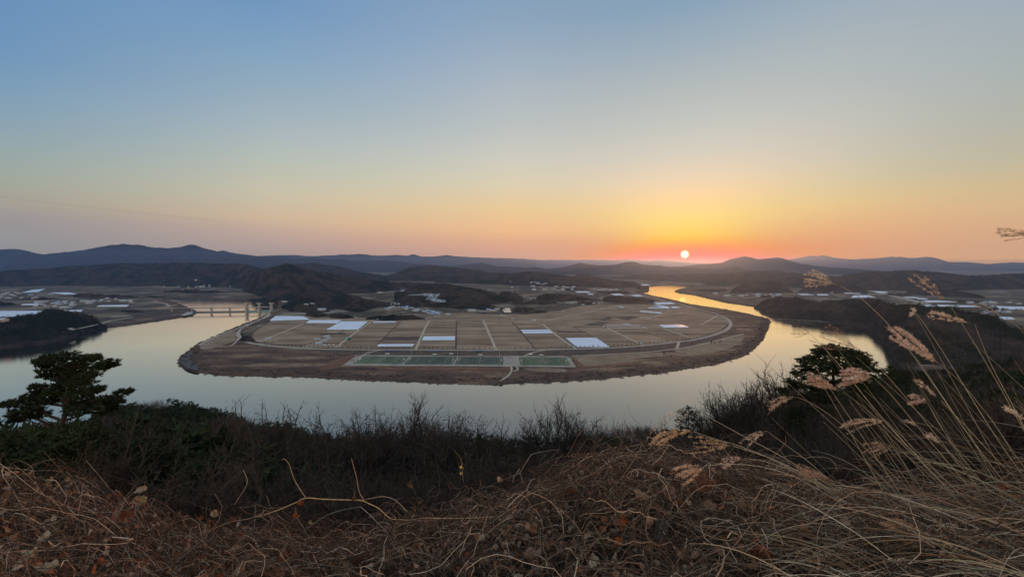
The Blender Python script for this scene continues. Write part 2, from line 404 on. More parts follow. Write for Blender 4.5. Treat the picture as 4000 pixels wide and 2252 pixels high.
def field_mat():
    m, n, l, p = new_mat('dry_paddies')
    g_ = n.new('ShaderNodeNewGeometry'); s = n.new('ShaderNodeSeparateXYZ'); l.new(g_.outputs['Position'], s.inputs[0])
    def mth(op, a, b=None):
        x = n.new('ShaderNodeMath'); x.operation = op
        for i, v in enumerate((a, b)):
            if v is None: continue
            if isinstance(v, (int, float)): x.inputs[i].default_value = v
            else: l.new(v, x.inputs[i])
        return x.outputs[0]
    u = mth('ADD', s.outputs[0], mth('MULTIPLY', mth('SUBTRACT', s.outputs[1], 850), 0.145))
    ub = mth('FLOOR', mth('DIVIDE', mth('ADD', u, 213), 88.5))
    vb_raw = mth('DIVIDE', mth('ADD', s.outputs[1], mth('MULTIPLY', ub, 7.3)), 19.0)
    vb = mth('FLOOR', vb_raw)
    cb = n.new('ShaderNodeCombineXYZ'); l.new(ub, cb.inputs[0]); l.new(vb, cb.inputs[1])
    w = n.new('ShaderNodeTexWhiteNoise'); w.noise_dimensions = '3D'; l.new(cb.outputs[0], w.inputs[0])
    r = n.new('ShaderNodeValToRGB'); e = r.color_ramp.elements; r.color_ramp.interpolation = 'LINEAR'
    while len(e) > 1: e.remove(e[0])
    e[0].position = 0; e[0].color = (0.142, 0.100, 0.076, 1)
    for q_, c_ in ((0.2, (0.185, 0.131, 0.099)), (0.6, (0.222, 0.160, 0.120)), (0.9, (0.25, 0.183, 0.137)), (1.0, (0.28, 0.21, 0.158))):
        x = e.new(q_); x.color = (*c_, 1)
    l.new(w.outputs[0], r.inputs[0])
    # low earth bund between strips
    fr = mth('FRACT', vb_raw); bund = mth('LESS_THAN', fr, 0.055)
    # fine stubble rows + blotches
    t = n.new('ShaderNodeTexNoise'); t.inputs['Scale'].default_value = 1.0; t.inputs['Detail'].default_value = 5
    mp = n.new('ShaderNodeMapping'); mp.inputs['Scale'].default_value = (0.012, 0.09, 1); l.new(g_.outputs['Position'], mp.inputs[0]); l.new(mp.outputs[0], t.inputs[0])
    mr = n.new('ShaderNodeMapRange'); l.new(t.outputs[0], mr.inputs[0]); mr.inputs[1].default_value = 0.3; mr.inputs[2].default_value = 0.7; mr.inputs[3].default_value = 0.74; mr.inputs[4].default_value = 1.22
    t9 = n.new('ShaderNodeTexNoise'); t9.inputs['Scale'].default_value = 0.011; t9.inputs['Detail'].default_value = 4; l.new(g_.outputs['Position'], t9.inputs[0])
    m9 = n.new('ShaderNodeMapRange'); l.new(t9.outputs[0], m9.inputs[0]); m9.inputs[1].default_value = 0.35; m9.inputs[2].default_value = 0.65; m9.inputs[3].default_value = 0.84; m9.inputs[4].default_value = 1.16
    k = mth('MULTIPLY', mth('MULTIPLY', mr.outputs[0], m9.outputs[0]), mth('SUBTRACT', 1.0, mth('MULTIPLY', bund, 0.28)))
    sc_ = n.new('ShaderNodeVectorMath'); sc_.operation = 'SCALE'; l.new(r.outputs[0], sc_.inputs[0]); l.new(k, sc_.inputs['Scale'])
    l.new(sc_.outputs[0], p.inputs['Base Color']); p.inputs['Roughness'].default_value = 0.95; p.inputs['Specular IOR Level'].default_value = 0.05
    return m
M['field'] = field_mat()

def water_mat():
    m, n, l, p = new_mat('river_water')
    g_ = n.new('ShaderNodeNewGeometry')
    def noise(sc_, det, st):
        mp = n.new('ShaderNodeMapping'); mp.inputs['Scale'].default_value = st; mp.inputs['Rotation'].default_value = (0, 0, 0.25); l.new(g_.outputs['Position'], mp.inputs[0])
        t = n.new('ShaderNodeTexNoise'); t.inputs['Scale'].default_value = sc_; t.inputs['Detail'].default_value = det; t.inputs['Distortion'].default_value = 0.6; l.new(mp.outputs[0], t.inputs[0]); return t.outputs[0]
    mr = n.new('ShaderNodeMapRange'); l.new(noise(1.0, 3, (0.0035, 0.007, 1)), mr.inputs[0]); mr.inputs[1].default_value = 0.50; mr.inputs[2].default_value = 0.56
    mr.inputs[3].default_value = 0.03; mr.inputs[4].default_value = 0.09
    gl = n.new('ShaderNodeBsdfGlossy'); gl.inputs['Color'].default_value = (1.0, 0.94, 0.86, 1); l.new(mr.outputs[0], gl.inputs['Roughness'])
    df = n.new('ShaderNodeBsdfDiffuse'); df.inputs['Color'].default_value = (0.022, 0.036, 0.046, 1)
    b = n.new('ShaderNodeBump'); b.inputs['Distance'].default_value = 0.10; b.inputs['Strength'].default_value = 0.5
    l.new(noise(1.0, 4, (0.25, 0.5, 1)), b.inputs['Height']); l.new(b.outputs[0], gl.inputs['Normal'])
    fr = n.new('ShaderNodeFresnel'); fr.inputs['IOR'].default_value = 1.33
    mf = n.new('ShaderNodeMapRange'); l.new(fr.outputs[0], mf.inputs[0]); mf.inputs[1].default_value = 0.02; mf.inputs[2].default_value = 0.40; mf.inputs[3].default_value = 0.17; mf.inputs[4].default_value = 1.0
    ms = n.new('ShaderNodeMixShader'); l.new(mf.outputs[0], ms.inputs[0]); l.new(df.outputs[0], ms.inputs[1]); l.new(gl.outputs[0], ms.inputs[2])
    l.new(ms.outputs[0], n['Material Output'].inputs['Surface'])
    return m
M['water'] = water_mat()
#@@TERRAIN
# ------------------------------------------------------------------ river, plain, hills
RIVER = [(-500,1400),(0,1352),(90,1341),(160,1335),(230,1324),(290,1309),(340,1293),(400,1283),(480,1272),(560,1262),(640,1250),(712,1238),(760,1228),(775,1219),(765,1212),(740,1200),(712,1190),(690,1183),(668,1174),(640,1166),(690,1160),(780,1163),(850,1168),(960,1168),(1010,1163),(1060,1161),(1090,1180),(1085,1200),(1062,1214),(1050,1224),(1010,1243),(960,1262),(900,1286),(830,1316),(770,1343),(740,1362),(715,1385),(693,1405),(690,1413),(700,1426),(720,1440),(760,1453),(800,1460),(900,1466),(1000,1467),(1140,1471),(1280,1476),(1380,1482),(1480,1487),(1600,1491),(1700,1495),(1850,1499),(1940,1502),(2000,1498),(2100,1495),(2200,1490),(2300,1483),(2400,1475),(2460,1469),(2600,1453),(2700,1436),(2800,1420),(2870,1405),(2920,1385),(2945,1370),(2976,1334),(2990,1308),(3000,1292),(3008,1270),(3012,1257),(3005,1246),(2970,1238),(2930,1228),(2850,1212),(2780,1201),(2700,1189),(2650,1176),(2600,1165),(2550,1155),(2520,1147),(2502,1141),(2512,1136),(2530,1130),(2535,1121),(2570,1116),(2620,1114),(2700,1113),(2748,1112),(2756,1107),(2735,1101),(2800,1105),(2850,1110),(2890,1113),(2850,1117),(2800,1121),(2720,1121),(2680,1124),(2650,1130),(2632,1138),(2650,1144),(2700,1150),(2740,1159),(2770,1166),(2820,1178),(2850,1183),(2930,1195),(2980,1207),(3030,1221),(3070,1231),(3110,1241),(3190,1256),(3240,1263),(3330,1267),(3400,1271),(3430,1297),(3455,1318),(3470,1335),(3480,1368),(3500,1392),(3520,1415),(3548,1437),(3575,1500),(3400,1570),(3000,1720),(2500,1780),(2000,1770),(1400,1760),(1000,1690),(800,1635),(600,1595),(400,1650),(0,1700),(-400,1720)]
STREAM = [(2290,1073),(2340,1073),(2362,1078),(2420,1086),(2345,1085),(2320,1079)]
RP = np.array([G(x, y, 0)[:2] for x, y in RIVER]); SP_ = np.array([G(x, y, 0)[:2] for x, y in STREAM])

def sdist(Q, poly):
    """signed distance (positive outside) of points Q (n,2) to polygon"""
    out_ = np.empty(len(Q), np.float32); A = poly; B = np.roll(poly, -1, 0)
    for s in range(0, len(Q), 40000):
        q = Q[s:s + 40000]
        x, y = q[:, 0:1], q[:, 1:2]
        ax, ay, bx, by = A[:, 0], A[:, 1], B[:, 0], B[:, 1]
        dx, dy = bx - ax, by - ay
        t = np.clip(((x - ax) * dx + (y - ay) * dy) / (dx * dx + dy * dy + 1e-9), 0, 1)
        d2 = ((x - ax - t * dx) ** 2 + (y - ay - t * dy) ** 2).min(1)
        cr = ((ay > y) != (by > y)) & (x < (bx - ax) * (y - ay) / (by - ay + 1e-12) + ax)
        ins = cr.sum(1) % 2 == 1
        out_[s:s + 40000] = np.where(ins, -1, 1) * np.sqrt(d2)
    return out_

SCRUB = [(1056,1225),(1010,1250),(960,1270),(932,1290),(930,1310),(945,1325),(990,1341),(1100,1354),(1250,1362),(1500,1365),(1900,1367),(2200,1363),(2450,1354),(2650,1334),(2750,1318),(2830,1292),(2855,1265),(2848,1250),(2830,1238),(2780,1220),(2700,1199),(2600,1175),(2500,1150),(2440,1135),(2440,1110),(3060,1110),(3060,1600),(1000,1600),(600,1500),(600,1400),(900,1240)]
SC = np.array([G(x, y)[:2] for x, y in SCRUB])
SCL = np.array([G(x, y)[:2] for x, y in [(380,1270),(560,1240),(700,1222),(730,1240),(700,1250),(400,1300),(300,1315)]])

azs = np.radians(np.concatenate([np.arange(-180, -58, 2.0), np.arange(-58, 58, 0.085), np.arange(58, 180, 2.0)]))
dys = np.concatenate([np.arange(600, 480, -8.0), np.arange(480, 60, -1.6), np.arange(60, 12, -1.0), [11.5, 10.8, 10, 9.4, 8.9]])
rs = F * (H - 4) / dys
def grid_mesh(name, azs, rs2, zf, mat, closed=False, colf=None, smooth=True):
    A, R_ = np.meshgrid(azs, np.arange(rs2.shape[-1]), indexing='ij')
    R_ = np.broadcast_to(rs2, A.shape) if rs2.ndim == 1 else rs2
    x, y = R_ * np.sin(A), R_ * np.cos(A); z = zf(x, y, A, R_)
    V = np.stack([x, y, z], -1).reshape(-1, 3)
    na, nr = A.shape
    i, j = np.meshgrid(np.arange(na if closed else na - 1), np.arange(nr - 1), indexing='ij')
    i2 = (i + 1) % na
    Q = np.stack([i * nr + j, i2 * nr + j, i2 * nr + j + 1, i * nr + j + 1], -1).reshape(-1, 4)
    c_ = colf(x.ravel(), y.ravel()) if colf else None
    return mesh_np(name, V, Q, mat, colors=c_, smooth=smooth), V, Q
_store = {}
def gz(x, y, A, R_):
    Q = np.stack([x.ravel(), y.ravel()], -1)
    n_ = (fbm(Q[:, 0] / 26, Q[:, 1] / 26, 3, 3) - 0.5) * 14
    near = np.hypot(Q[:, 0], Q[:, 1]) < 9000
    d = np.full(len(Q), 500.0, np.float32)
    d[near] = np.minimum(sdist(Q[near], RP), sdist(Q[near], SP_))
    d = d + n_ * 0.8 + (fbm(Q[:, 0] / 7, Q[:, 1] / 7, 4, 2) - 0.5) * 5
    _store['d'] = d
    z = np.clip(d * 0.45, -4, 4.0)
    return z.reshape(x.shape)
def gcol(x, y):
    Q = np.stack([x, y], -1); c_ = np.zeros((len(Q), 3), np.float32)
    rr = np.hypot(x, y); m = rr < 6000
    a = np.zeros(len(Q), np.float32); b = np.full(len(Q), 1e3, np.float32)
    b[m] = sdist(Q[m], SC); b2 = b.copy(); b2[m] = sdist(Q[m], SCL)
    a = np.clip(-b / 4, 0, 1) + np.clip(-b2 / 10, 0, 1)
    d = _store['d']; nz = fbm(x / 60, y / 60, 9, 3)
    belt = np.clip((14 + 55 * nz - 14 * (1 - nz) - d) / 8, 0, 1) * (nz > 0.3)
    c_[:, 0] = np.clip(a + np.clip((60 - d) / 10, 0, 1), 0, 1); c_[:, 1] = np.clip(belt * 0.75, 0, 1); return c_
ground, gV, gQ = grid_mesh('ground', azs, rs, gz, M['ground'], closed=True, colf=gcol)
tag(ground, kind='structure')
wa = np.radians(np.arange(-180, 180, 3.0)); wr = np.array([200, 500, 1000, 2000, 4000, 8000, 16000, 31000.0])
water, _, _ = grid_mesh('river_water', wa, wr, lambda x, y, A, R_: np.zeros_like(x), M['water'], closed=True)
tag(water, kind='structure')

BV = []          # terrain surfaces to stand things on
def add_bvh(V, Q): BV.append(BVHTree.FromPolygons([tuple(v) for v in V.tolist()], Q.tolist()))
def hit(px, py, default_z=4.0):
    d = px_dir(px, py); d = Vector(d / np.linalg.norm(d)); o = Vector((0, 0, H)); best = None
    for b in BV:
        r = b.ray_cast(o, d, 20000)
        if r[0] is not None and r[3] > 60 and (best is None or r[3] < best[1]): best = (r[0], r[3])
    g_ = G(px, py, default_z) if d.z < -1e-3 else None
    if g_ is not None:
        dg = math.sqrt(g_[0] ** 2 + g_[1] ** 2 + (g_[2] - H) ** 2)
        if best is None or dg < best[1]: return np.array(g_)
    return np.array(best[0])

def ridge(name, top, base_, mat, slope=0.30, back=1.2, spur=0.25, canopy=4.0, step=4.0, seed=1, label=None, bvh=False, rows=34, spur_w=None, fixed=None):
    top = sorted(top); base_ = sorted(base_)
    x0, x1 = top[0][0], top[-1][0]
    pxs = np.arange(x0, x1 + 0.1, step)
    ty = np.interp(pxs, [p[0] for p in top], [p[1] for p in top]); by = np.interp(pxs, [p[0] for p in base_], [p[1] for p in base_])
    if step >= 5: ty = ty + (fbm(pxs / 46.0, pxs * 0 + seed, seed, 3) - 0.5) * 5.0
    az_, rb, rc, zt = [], [], [], []
    for p, t_, b_ in zip(pxs, ty, by):
        t = tan_dep(p, t_); tb = tan_dep(p, max(b_, t_ + 1)); Db = (H - 4) / max(tb, 0.0045)
        z = (H - t * (Db - 4 / slope)) / (1 + t / slope); z = max(z, 5.0)
        D = Db + (z - 4) / slope
        if fixed: D = fixed; z = max(H - D * t, 5); Db = min(D - 300, Db if tb > 0 else 1e9); 
        az_.append(math.atan2(px_dir(p, t_)[0], px_dir(p, t_)[1])); rb.append(Db); rc.append(D); zt.append(z)
    az_, rb, rc, zt = map(np.array, (az_, rb, rc, zt))
    k = np.ones(9) / 9
    def sm(v): return np.convolve(np.pad(v, 4, mode='edge'), k, 'valid') if len(v) > 12 else v
    rb_s = sm(rb); rc_s = sm(rc)
    tt = np.array([tan_dep(p, t_) for p, t_ in zip(pxs, ty)])
    zt = np.maximum(H - rc_s * tt, 4.5)
    u = np.concatenate([np.linspace(-0.05, 1, rows), 1 + np.linspace(0.08, 1, 10) * back])
    U, _ = np.meshgrid(u, az_); ZT = zt[:, None]; RB = rb_s[:, None]; RC = rc_s[:, None]
    R_ = RB + U * (RC - RB); A = np.broadcast_to(az_[:, None], R_.shape)
    x, y = R_ * np.sin(A), R_ * np.cos(A)
    uu = np.where(U <= 1, U, np.clip(1 - (U - 1) / back, 0, 1)); uu = np.clip(uu, 0, 1)
    prof = 0.55 * uu + 0.45 * uu * uu * (3 - 2 * uu)
    hgt = ZT - 4
    sw = spur_w or max(120, float(np.mean(hgt)) * 2.2)
    n_ = fbm(x / sw, y / sw, seed, 4) - 0.5
    rid = np.abs(fbm(x / (sw * 0.8), y / (sw * 1.6), seed + 5, 3) - 0.5)
    z = 4 + hgt * prof + hgt * spur * (n_ * 1.6 - rid * 1.2) * np.clip(4 * uu * (1 - uu), 0, 1)
    z = z + canopy * (vnoise(x / (canopy * 2.6 + 4), y / (canopy * 2.6 + 4), seed + 3) - 0.5) * np.clip(uu * 8, 0, 1) * 1.6
    z = np.where(uu <= 0, 0.0, z)
    z = np.maximum(z, np.where(uu <= 0, 0.0, 3.0))
    V = np.stack([x, y, z], -1).reshape(-1, 3); na, nr = R_.shape
    i, j = np.meshgrid(np.arange(na - 1), np.arange(nr - 1), indexing='ij')
    Q = np.stack([i * nr + j, (i + 1) * nr + j, (i + 1) * nr + j + 1, i * nr + j + 1], -1).reshape(-1, 4)
    o = mesh_np(name, V, Q, mat, smooth=False if canopy > 0 else True); tag(o, label, kind='structure')
    if bvh: add_bvh(V, Q)
    return o
FR, FF = M['forest'], M['forest_far']
# far blue ranges
ridge('far_hills', [(760,1012),(840,984),(870,977),(900,985),(1000,999),(1150,996),(1200,1000),(1300,996),(1400,991),(1450,997),(1490,998),(1550,993),(1590,998),(1615,992),(1650,1002),(1700,1000),(1740,999),(1780,1004),(1850,1008),(1950,1013),(2100,1020)], [(700,1036),(2100,1036)], FF, fixed=20000, canopy=0, spur=0.2, seed=11, step=8)
ridge('far_hills', [(1600,1020),(1680,1001),(1740,997),(1850,1005),(1950,1008),(2080,1011),(2170,1016),(2300,1013),(2400,1016),(2450,1012),(2540,1018),(2578,1013),(2650,1021),(2750,1028),(2850,1032),(2950,1030)], [(1600,1036),(3000,1036)], FF, fixed=27500, canopy=0, spur=0.2, seed=12, step=8)
ridge('far_hills', [(3600,1040),(3680,1025),(3720,1021),(3780,1024),(3850,1030),(3950,1025),(4000,1023),(4150,1018),(4400,1024)], [(3600,1037),(4400,1037)], FF, fixed=22000, canopy=0, spur=0.2, seed=13, step=8)
ridge('far_hills', [(2960,1030),(3080,1015),(3130,1004),(3160,999),(3190,1000),(3210,996),(3230,999),(3260,1006),(3330,1012),(3400,1008),(3480,1002),(3520,1003),(3545,1008),(3580,1006),(3610,1003),(3635,1004),(3660,1010),(3700,1022),(3750,1038),(3800,1045),(3900,1048),(4000,1052),(4200,1048),(4500,1055)], [(2960,1050),(4500,1064)], FF, slope=0.2, canopy=0, spur=0.3, seed=14, step=6)
ridge('far_hills', [(2540,1048),(2600,1043),(2700,1036),(2760,1030),(2820,1025),(2850,1014),(2880,1006),(2895,1003),(2912,1000),(2935,1004),(2955,1010),(2980,1010),(3010,1007),(3035,1005),(3060,1009),(3090,1020),(3130,1030),(3200,1040),(3300,1046),(3400,1053),(3500,1060)], [(2540,1062),(3500,1075)], FF, slope=0.24, canopy=0, spur=0.35, seed=15, step=6)
ridge('far_hills', [(2100,1052),(2180,1045),(2230,1036),(2260,1028),(2272,1027),(2290,1031),(2320,1034),(2345,1036),(2400,1033),(2440,1025),(2465,1022),(2485,1024),(2510,1033),(2540,1037),(2580,1036),(2620,1042),(2700,1046),(2760,1050),(2830,1046),(2868,1038),(2900,1047),(2960,1057),(3050,1066)], [(2100,1070),(2500,1074),(3050,1084)], FF, slope=0.24, canopy=3, spur=0.35, seed=16, step=5)
ridge('hills', [(1720,1045),(1790,1037),(1840,1030),(1880,1027),(1905,1032),(1940,1040),(2050,1045),(2090,1040),(2150,1050),(2230,1060)], [(1720,1062),(2230,1072)], FF, slope=0.24, canopy=3, seed=17, step=5)
ridge('hills', [(-500,990),(-300,984),(-100,975),(0,973),(60,973),(80,975),(130,986),(170,993),(230,986),(280,981),(340,974),(380,965),(430,956),(455,955),(480,951),(510,954),(540,956),(600,966),(650,969),(700,966),(740,957),(760,958),(790,967),(830,978),(880,988),(950,999),(1000,1001),(1040,999),(1080,1000),(1120,1005),(1160,1006),(1250,1008),(1300,1013),(1330,1010),(1370,1015),(1450,1017),(1500,1018),(1600,1026),(1700,1036),(1800,1046),(1900,1056)], [(-500,1075),(1000,1068),(1500,1062),(1900,1068)], FR, slope=0.2, spur=0.5, canopy=5, seed=18, step=5, rows=44, back=0.9)
ridge('hills', [(2380,1082),(2420,1078),(2480,1072),(2550,1069),(2600,1073),(2650,1072),(2700,1070),(2750,1068),(2820,1068),(2900,1062),(2960,1057),(3000,1056),(3040,1058),(3080,1064),(3150,1070),(3250,1078),(3350,1090)], [(2380,1087),(2480,1092),(2600,1098),(2750,1104),(2900,1110),(3100,1115),(3350,1120)], FR, slope=0.22, canopy=5, seed=19, spur=0.4)
ridge('hills', [(1480,1085),(1520,1072),(1560,1060),(1600,1043),(1640,1038),(1690,1035),(1750,1040),(1800,1046),(1860,1053),(1900,1062),(1960,1072),(2000,1078)], [(1480,1097),(1700,1098),(2000,1100)], FR, slope=0.24, canopy=5, seed=20, spur=0.4)
ridge('hills', [(1700,1092),(1780,1080),(1850,1072),(1900,1068),(1950,1065),(2000,1067),(2030,1063),(2050,1061),(2080,1060),(2110,1063),(2150,1067),(2200,1074),(2240,1078),(2255,1071),(2272,1068),(2300,1072),(2330,1081),(2370,1088),(2420,1096),(2480,1101),(2500,1110)], [(1700,1104),(1900,1110),(2100,1118),(2250,1120),(2400,1124),(2500,1122)], FR, slope=0.26, canopy=5, seed=21, spur=0.4, bvh=True)
ridge('hills', [(900,1075),(1000,1056),(1060,1040),(1150,1030),(1230,1026),(1320,1040),(1400,1060),(1450,1068),(1520,1078)], [(900,1095),(1250,1100),(1520,1100)], FR, slope=0.24, canopy=5, seed=31, spur=0.5)
ridge('hills', [(-500,1062),(-100,1062),(0,1059),(50,1054),(100,1052),(170,1047),(250,1040),(330,1037),(400,1032),(480,1026),(540,1028),(600,1027),(680,1024),(750,1025),(850,1028),(920,1029),(960,1033),(1000,1041),(1030,1050),(1060,1066),(1100,1085)], [(-500,1125),(0,1122),(300,1117),(600,1118),(900,1124),(1100,1132)], FR, slope=0.26, canopy=6, seed=22, spur=0.45, rows=44)
ridge('hills', [(3010,1100),(3060,1088),(3100,1080),(3180,1081),(3250,1082),(3300,1074),(3350,1066),(3400,1062),(3440,1062),(3480,1058),(3560,1055),(3600,1057),(3660,1061),(3720,1069),(3790,1075),(3850,1074),(3900,1071),(3950,1068),(4000,1066),(4150,1062),(4500,1070)], [(3010,1115),(3200,1130),(3400,1136),(3700,1136),(4000,1128),(4500,1135)], FR, slope=0.24, canopy=6, seed=23, spur=0.5, rows=44)
# hump above the weir's far end
ridge('wooded_hill', [(950,1110),(975,1080),(1000,1060),(1050,1046),(1080,1041),(1095,1038),(1105,1032),(1118,1028),(1132,1028),(1145,1034),(1170,1042),(1200,1049),(1240,1061),(1280,1064),(1310,1070),(1340,1078),(1400,1084),(1450,1092),(1500,1097),(1560,1101),(1640,1104),(1720,1108),(1800,1118)], [(950,1135),(1000,1155),(1060,1172),(1120,1178),(1180,1165),(1300,1150),(1450,1145),(1600,1130),(1800,1128)], FR, slope=0.30, canopy=6, seed=24, spur=0.55, rows=48, bvh=True)
ridge('wooded_hill', [(1100,1196),(1120,1185),(1150,1160),(1170,1150),(1200,1140),(1250,1138),(1290,1142),(1330,1148),(1370,1150),(1410,1160),(1440,1172),(1470,1184)], [(1100,1204),(1160,1218),(1250,1208),(1330,1208),(1400,1222),(1470,1200)], FR, slope=0.22, canopy=5, seed=25, bvh=True)
ridge('wooded_hill', [(1540,1145),(1570,1132),(1600,1120),(1640,1112),(1690,1109),(1730,1107),(1780,1113),(1820,1120),(1860,1126),(1900,1136),(1940,1148),(1970,1160),(1990,1172)], [(1540,1180),(1640,1196),(1720,1203),(1800,1208),(1850,1206),(1920,1190),(1990,1180)], FR, slope=0.16, canopy=4.5, seed=26, bvh=True, spur=0.3)
ridge('wooded_hill', [(2850,1142),(2870,1122),(2890,1110),(2915,1099),(2940,1095),(2955,1096),(2970,1099),(2985,1095),(3005,1093),(3030,1098),(3055,1107),(3080,1125),(3100,1140)], [(2850,1146),(2950,1142),(3100,1145)], FR, slope=0.22, canopy=5, seed=27)
ridge('wooded_hill', [(3120,1135),(3150,1118),(3180,1110),(3215,1106),(3250,1104),(3290,1103),(3320,1107),(3350,1115),(3370,1125),(3390,1140)], [(3120,1140),(3250,1145),(3390,1148)], FR, slope=0.22, canopy=5, seed=28)
ridge('wooded_hill', [(3540,1138),(3580,1130),(3640,1128),(3700,1134),(3760,1140),(3810,1148),(3850,1160)], [(3540,1148),(3700,1160),(3850,1164)], FR, slope=0.18, canopy=5, seed=29)
# right bank hill
ridge('wooded_hill', [(2945,1196),(2960,1188),(2985,1172),(3010,1165),(3040,1160),(3100,1160),(3120,1163),(3140,1170),(3170,1174),(3200,1175),(3240,1174),(3280,1172),(3330,1168),(3380,1164),(3410,1164),(3430,1167),(3460,1178),(3500,1190),(3540,1190),(3590,1187),(3610,1199),(3630,1200),(3660,1195),(3700,1200),(3760,1213),(3810,1219),(3860,1225),(3900,1236),(3920,1250),(3915,1256),(3930,1270),(3945,1279),(3975,1283),(4000,1290),(4150,1302),(4500,1320)], [(2945,1199),(2980,1207),(3030,1221),(3070,1231),(3110,1241),(3190,1256),(3240,1263),(3400,1271),(3430,1297),(3455,1318),(3470,1335),(3480,1368),(3500,1392),(3520,1415),(3548,1437),(3700,1450),(4000,1470),(4500,1480)], FR, slope=0.26, canopy=6, seed=30, spur=0.4, rows=60, bvh=True, step=3)
# left bank wooded spur
ridge('wooded_hill', [(-400,1250),(-100,1238),(0,1239),(40,1240),(80,1236),(110,1229),(140,1225),(165,1217),(190,1212),(230,1211),(265,1213),(300,1218),(335,1224),(355,1231),(372,1242),(385,1256),(400,1268),(420,1276)], [(-400,1385),(0,1351),(90,1340),(160,1333),(230,1321),(290,1306),(330,1290),(420,1278)], FR, slope=0.3, canopy=7, seed=32, spur=0.35, rows=60, bvh=True, step=3)
# low groves standing on the plain
GRV = [([(285,1156),(300,1148),(340,1145),(400,1148),(470,1152),(530,1156),(550,1160)],1166),([(-60,1180),(0,1177),(40,1179),(60,1188)],1196),([(2095,1160),(2110,1152),(2130,1146),(2170,1145),(2220,1149),(2270,1155),(2285,1165)],1178),([(2355,1160),(2380,1154),(2450,1158),(2520,1164),(2560,1172)],1185),([(1950,1146),(1960,1136),(1985,1136),(2020,1146),(2040,1158),(2044,1166)],1178),([(2065,1175),(2090,1168),(2130,1170),(2165,1178),(2175,1184)],1190),([(2000,1182),(2020,1172),(2050,1174),(2080,1184)],1190),([(2000,1205),(2020,1196),(2050,1196),(2090,1204)],1216),([(2480,1128),(2500,1118),(2530,1115),(2537,1122)],1132),([(1195,1222),(1215,1215),(1240,1214),(1270,1222),(1285,1236)],1240),([(1288,1235),(1300,1224),(1330,1222),(1360,1230),(1384,1240)],1246),([(1130,1200),(1170,1190),(1220,1194),(1270,1204),(1290,1215)],1222),([(1500,1190),(1560,1182),(1620,1176),(1700,1186),(1730,1196)],1201),([(1400,1185),(1440,1172),(1500,1176),(1540,1188)],1200),([(3560,1128),(3640,1122),(3720,1130)],1138),([(2000,1218),(2040,1209),(2100,1212),(2140,1218)],1224),([(470,1216),(500,1209),(540,1212),(560,1218)],1222),([(1830,1200),(1870,1190),(1930,1192),(1965,1204)],1212),([(1390,1254),(1440,1240),(1510,1230),(1600,1228),(1660,1240)],1252),([(1760,1150),(1800,1142),(1850,1146),(1900,1152)],1160),([(2180,1166),(2220,1160),(2300,1164),(2345,1170)],1176),([(1830,1178),(1870,1172),(1930,1176)],1184),([(2240,1180),(2290,1175),(2330,1178),(2350,1184)],1190),([(2330,1140),(2370,1135),(2440,1138),(2470,1144)],1148),([(2160,1128),(2220,1124),(2290,1127)],1134),([(2700,1132),(2760,1128),(2840,1131)],1140),([(2930,1160),(2980,1153),(3060,1157)],1162),([(60,1165),(130,1160),(210,1163),(260,1168)],1172),([(560,1160),(600,1156),(650,1159)],1164),([(640,1135),(720,1130),(830,1134),(900,1140)],1146),([(3450,1150),(3520,1146),(3560,1150)],1156),([(3700,1178),(3780,1172),(3860,1176)],1182),([(3820,1208),(3880,1203),(3960,1207)],1213),([(934,1322),(945,1312),(965,1311),(982,1318),(1000,1329)],1336)]
for k, (tp, b_) in enumerate(GRV):
    ridge('grove', tp, [(tp[0][0], b_ - 6), ((tp[0][0] + tp[-1][0]) / 2, b_), (tp[-1][0], b_ - 5)], FR, slope=0.5, canopy=5, seed=60 + k, step=2.0, rows=14, back=1.0, bvh=True)

# ------------------------------------------------------------------ our own hillside
CX = [-700, 0, 150, 300, 450, 600, 800, 1000, 1200, 1400, 1700, 2000, 2200, 2350, 2500, 2700, 2850, 3000, 3150, 3300, 3450, 3600, 3800, 4000, 4700]
PYC = [1660,1668,1645,1600,1572,1566,1600,1650,1686,1712,1716,1716,1705,1690,1662,1690,1680,1640,1580,1500,1462,1448,1420,1395,1360]
RC = [330,330,340,370,390,400,370,300,240,200,150,130,130,140,180,130,110,100,120,180,260,320,350,350,350]
PYN = [1740,1710,1690,1660,1640,1606,1645,1700,1740,1765,1780,1775,1765,1750,1730,1730,1715,1690,1640,1560,1500,1475,1455,1450,1460]
PYB = [1850,1865,1880,1905,1945,1990,2030,2075,2120,2125,2060,1950,1850,1815,1800,1800,1810,1830,1850,1865,1870,1870,1860,1850,1840]
RB_ = [4.6,4.6,4.6,4.5,4.3,4.1,3.8,3.5,3.3,3.2,3.3,3.4,3.5,3.5,3.5,3.5,3.5,3.6,3.7,3.8,3.9,4.0,4.1,4.2,4.2]
n_az = np.array([math.atan2(px_dir(p, 1700)[0], px_dir(p, 1700)[1]) for p in CX])
def td(px, py): return tan_dep(px, py)
K = []
for p, c1, rc_, pn, pb, rb_ in zip(CX, PYC, RC, PYN, PYB, RB_):
    zb = -rb_ * td(p, pb) - 0.22
    t25 = td(p, pb - 25); tc_ = td(p, c1)
    rsh = float(np.hypot(*G(p, pn, 0)[:2])); rsh = max(rsh, rc_ + 60)
    zc = -rc_ * tc_ - 7.0
    t60 = t25 * 0.55 + tc_ * 0.45
    K.append(([0.25, 1.0, 2.2, rb_, rb_ * 1.7, 12, 25, 60, rc_, rc_ + (rsh - rc_) * 0.5, rsh, rsh + 80],
              [-1.6, -1.58, -1.5 * 0.6 + zb * 0.4 , zb, zb - 1.7, -12 * t25 - 2.2, -25 * t25 - 3.5, -60 * t60 - 6.5, zc, (zc - H) * 0.5 - 6, -H - 3, -H - 6]))
KR = np.array([k[0] for k in K]); KZ = np.array([k[1] for k in K])
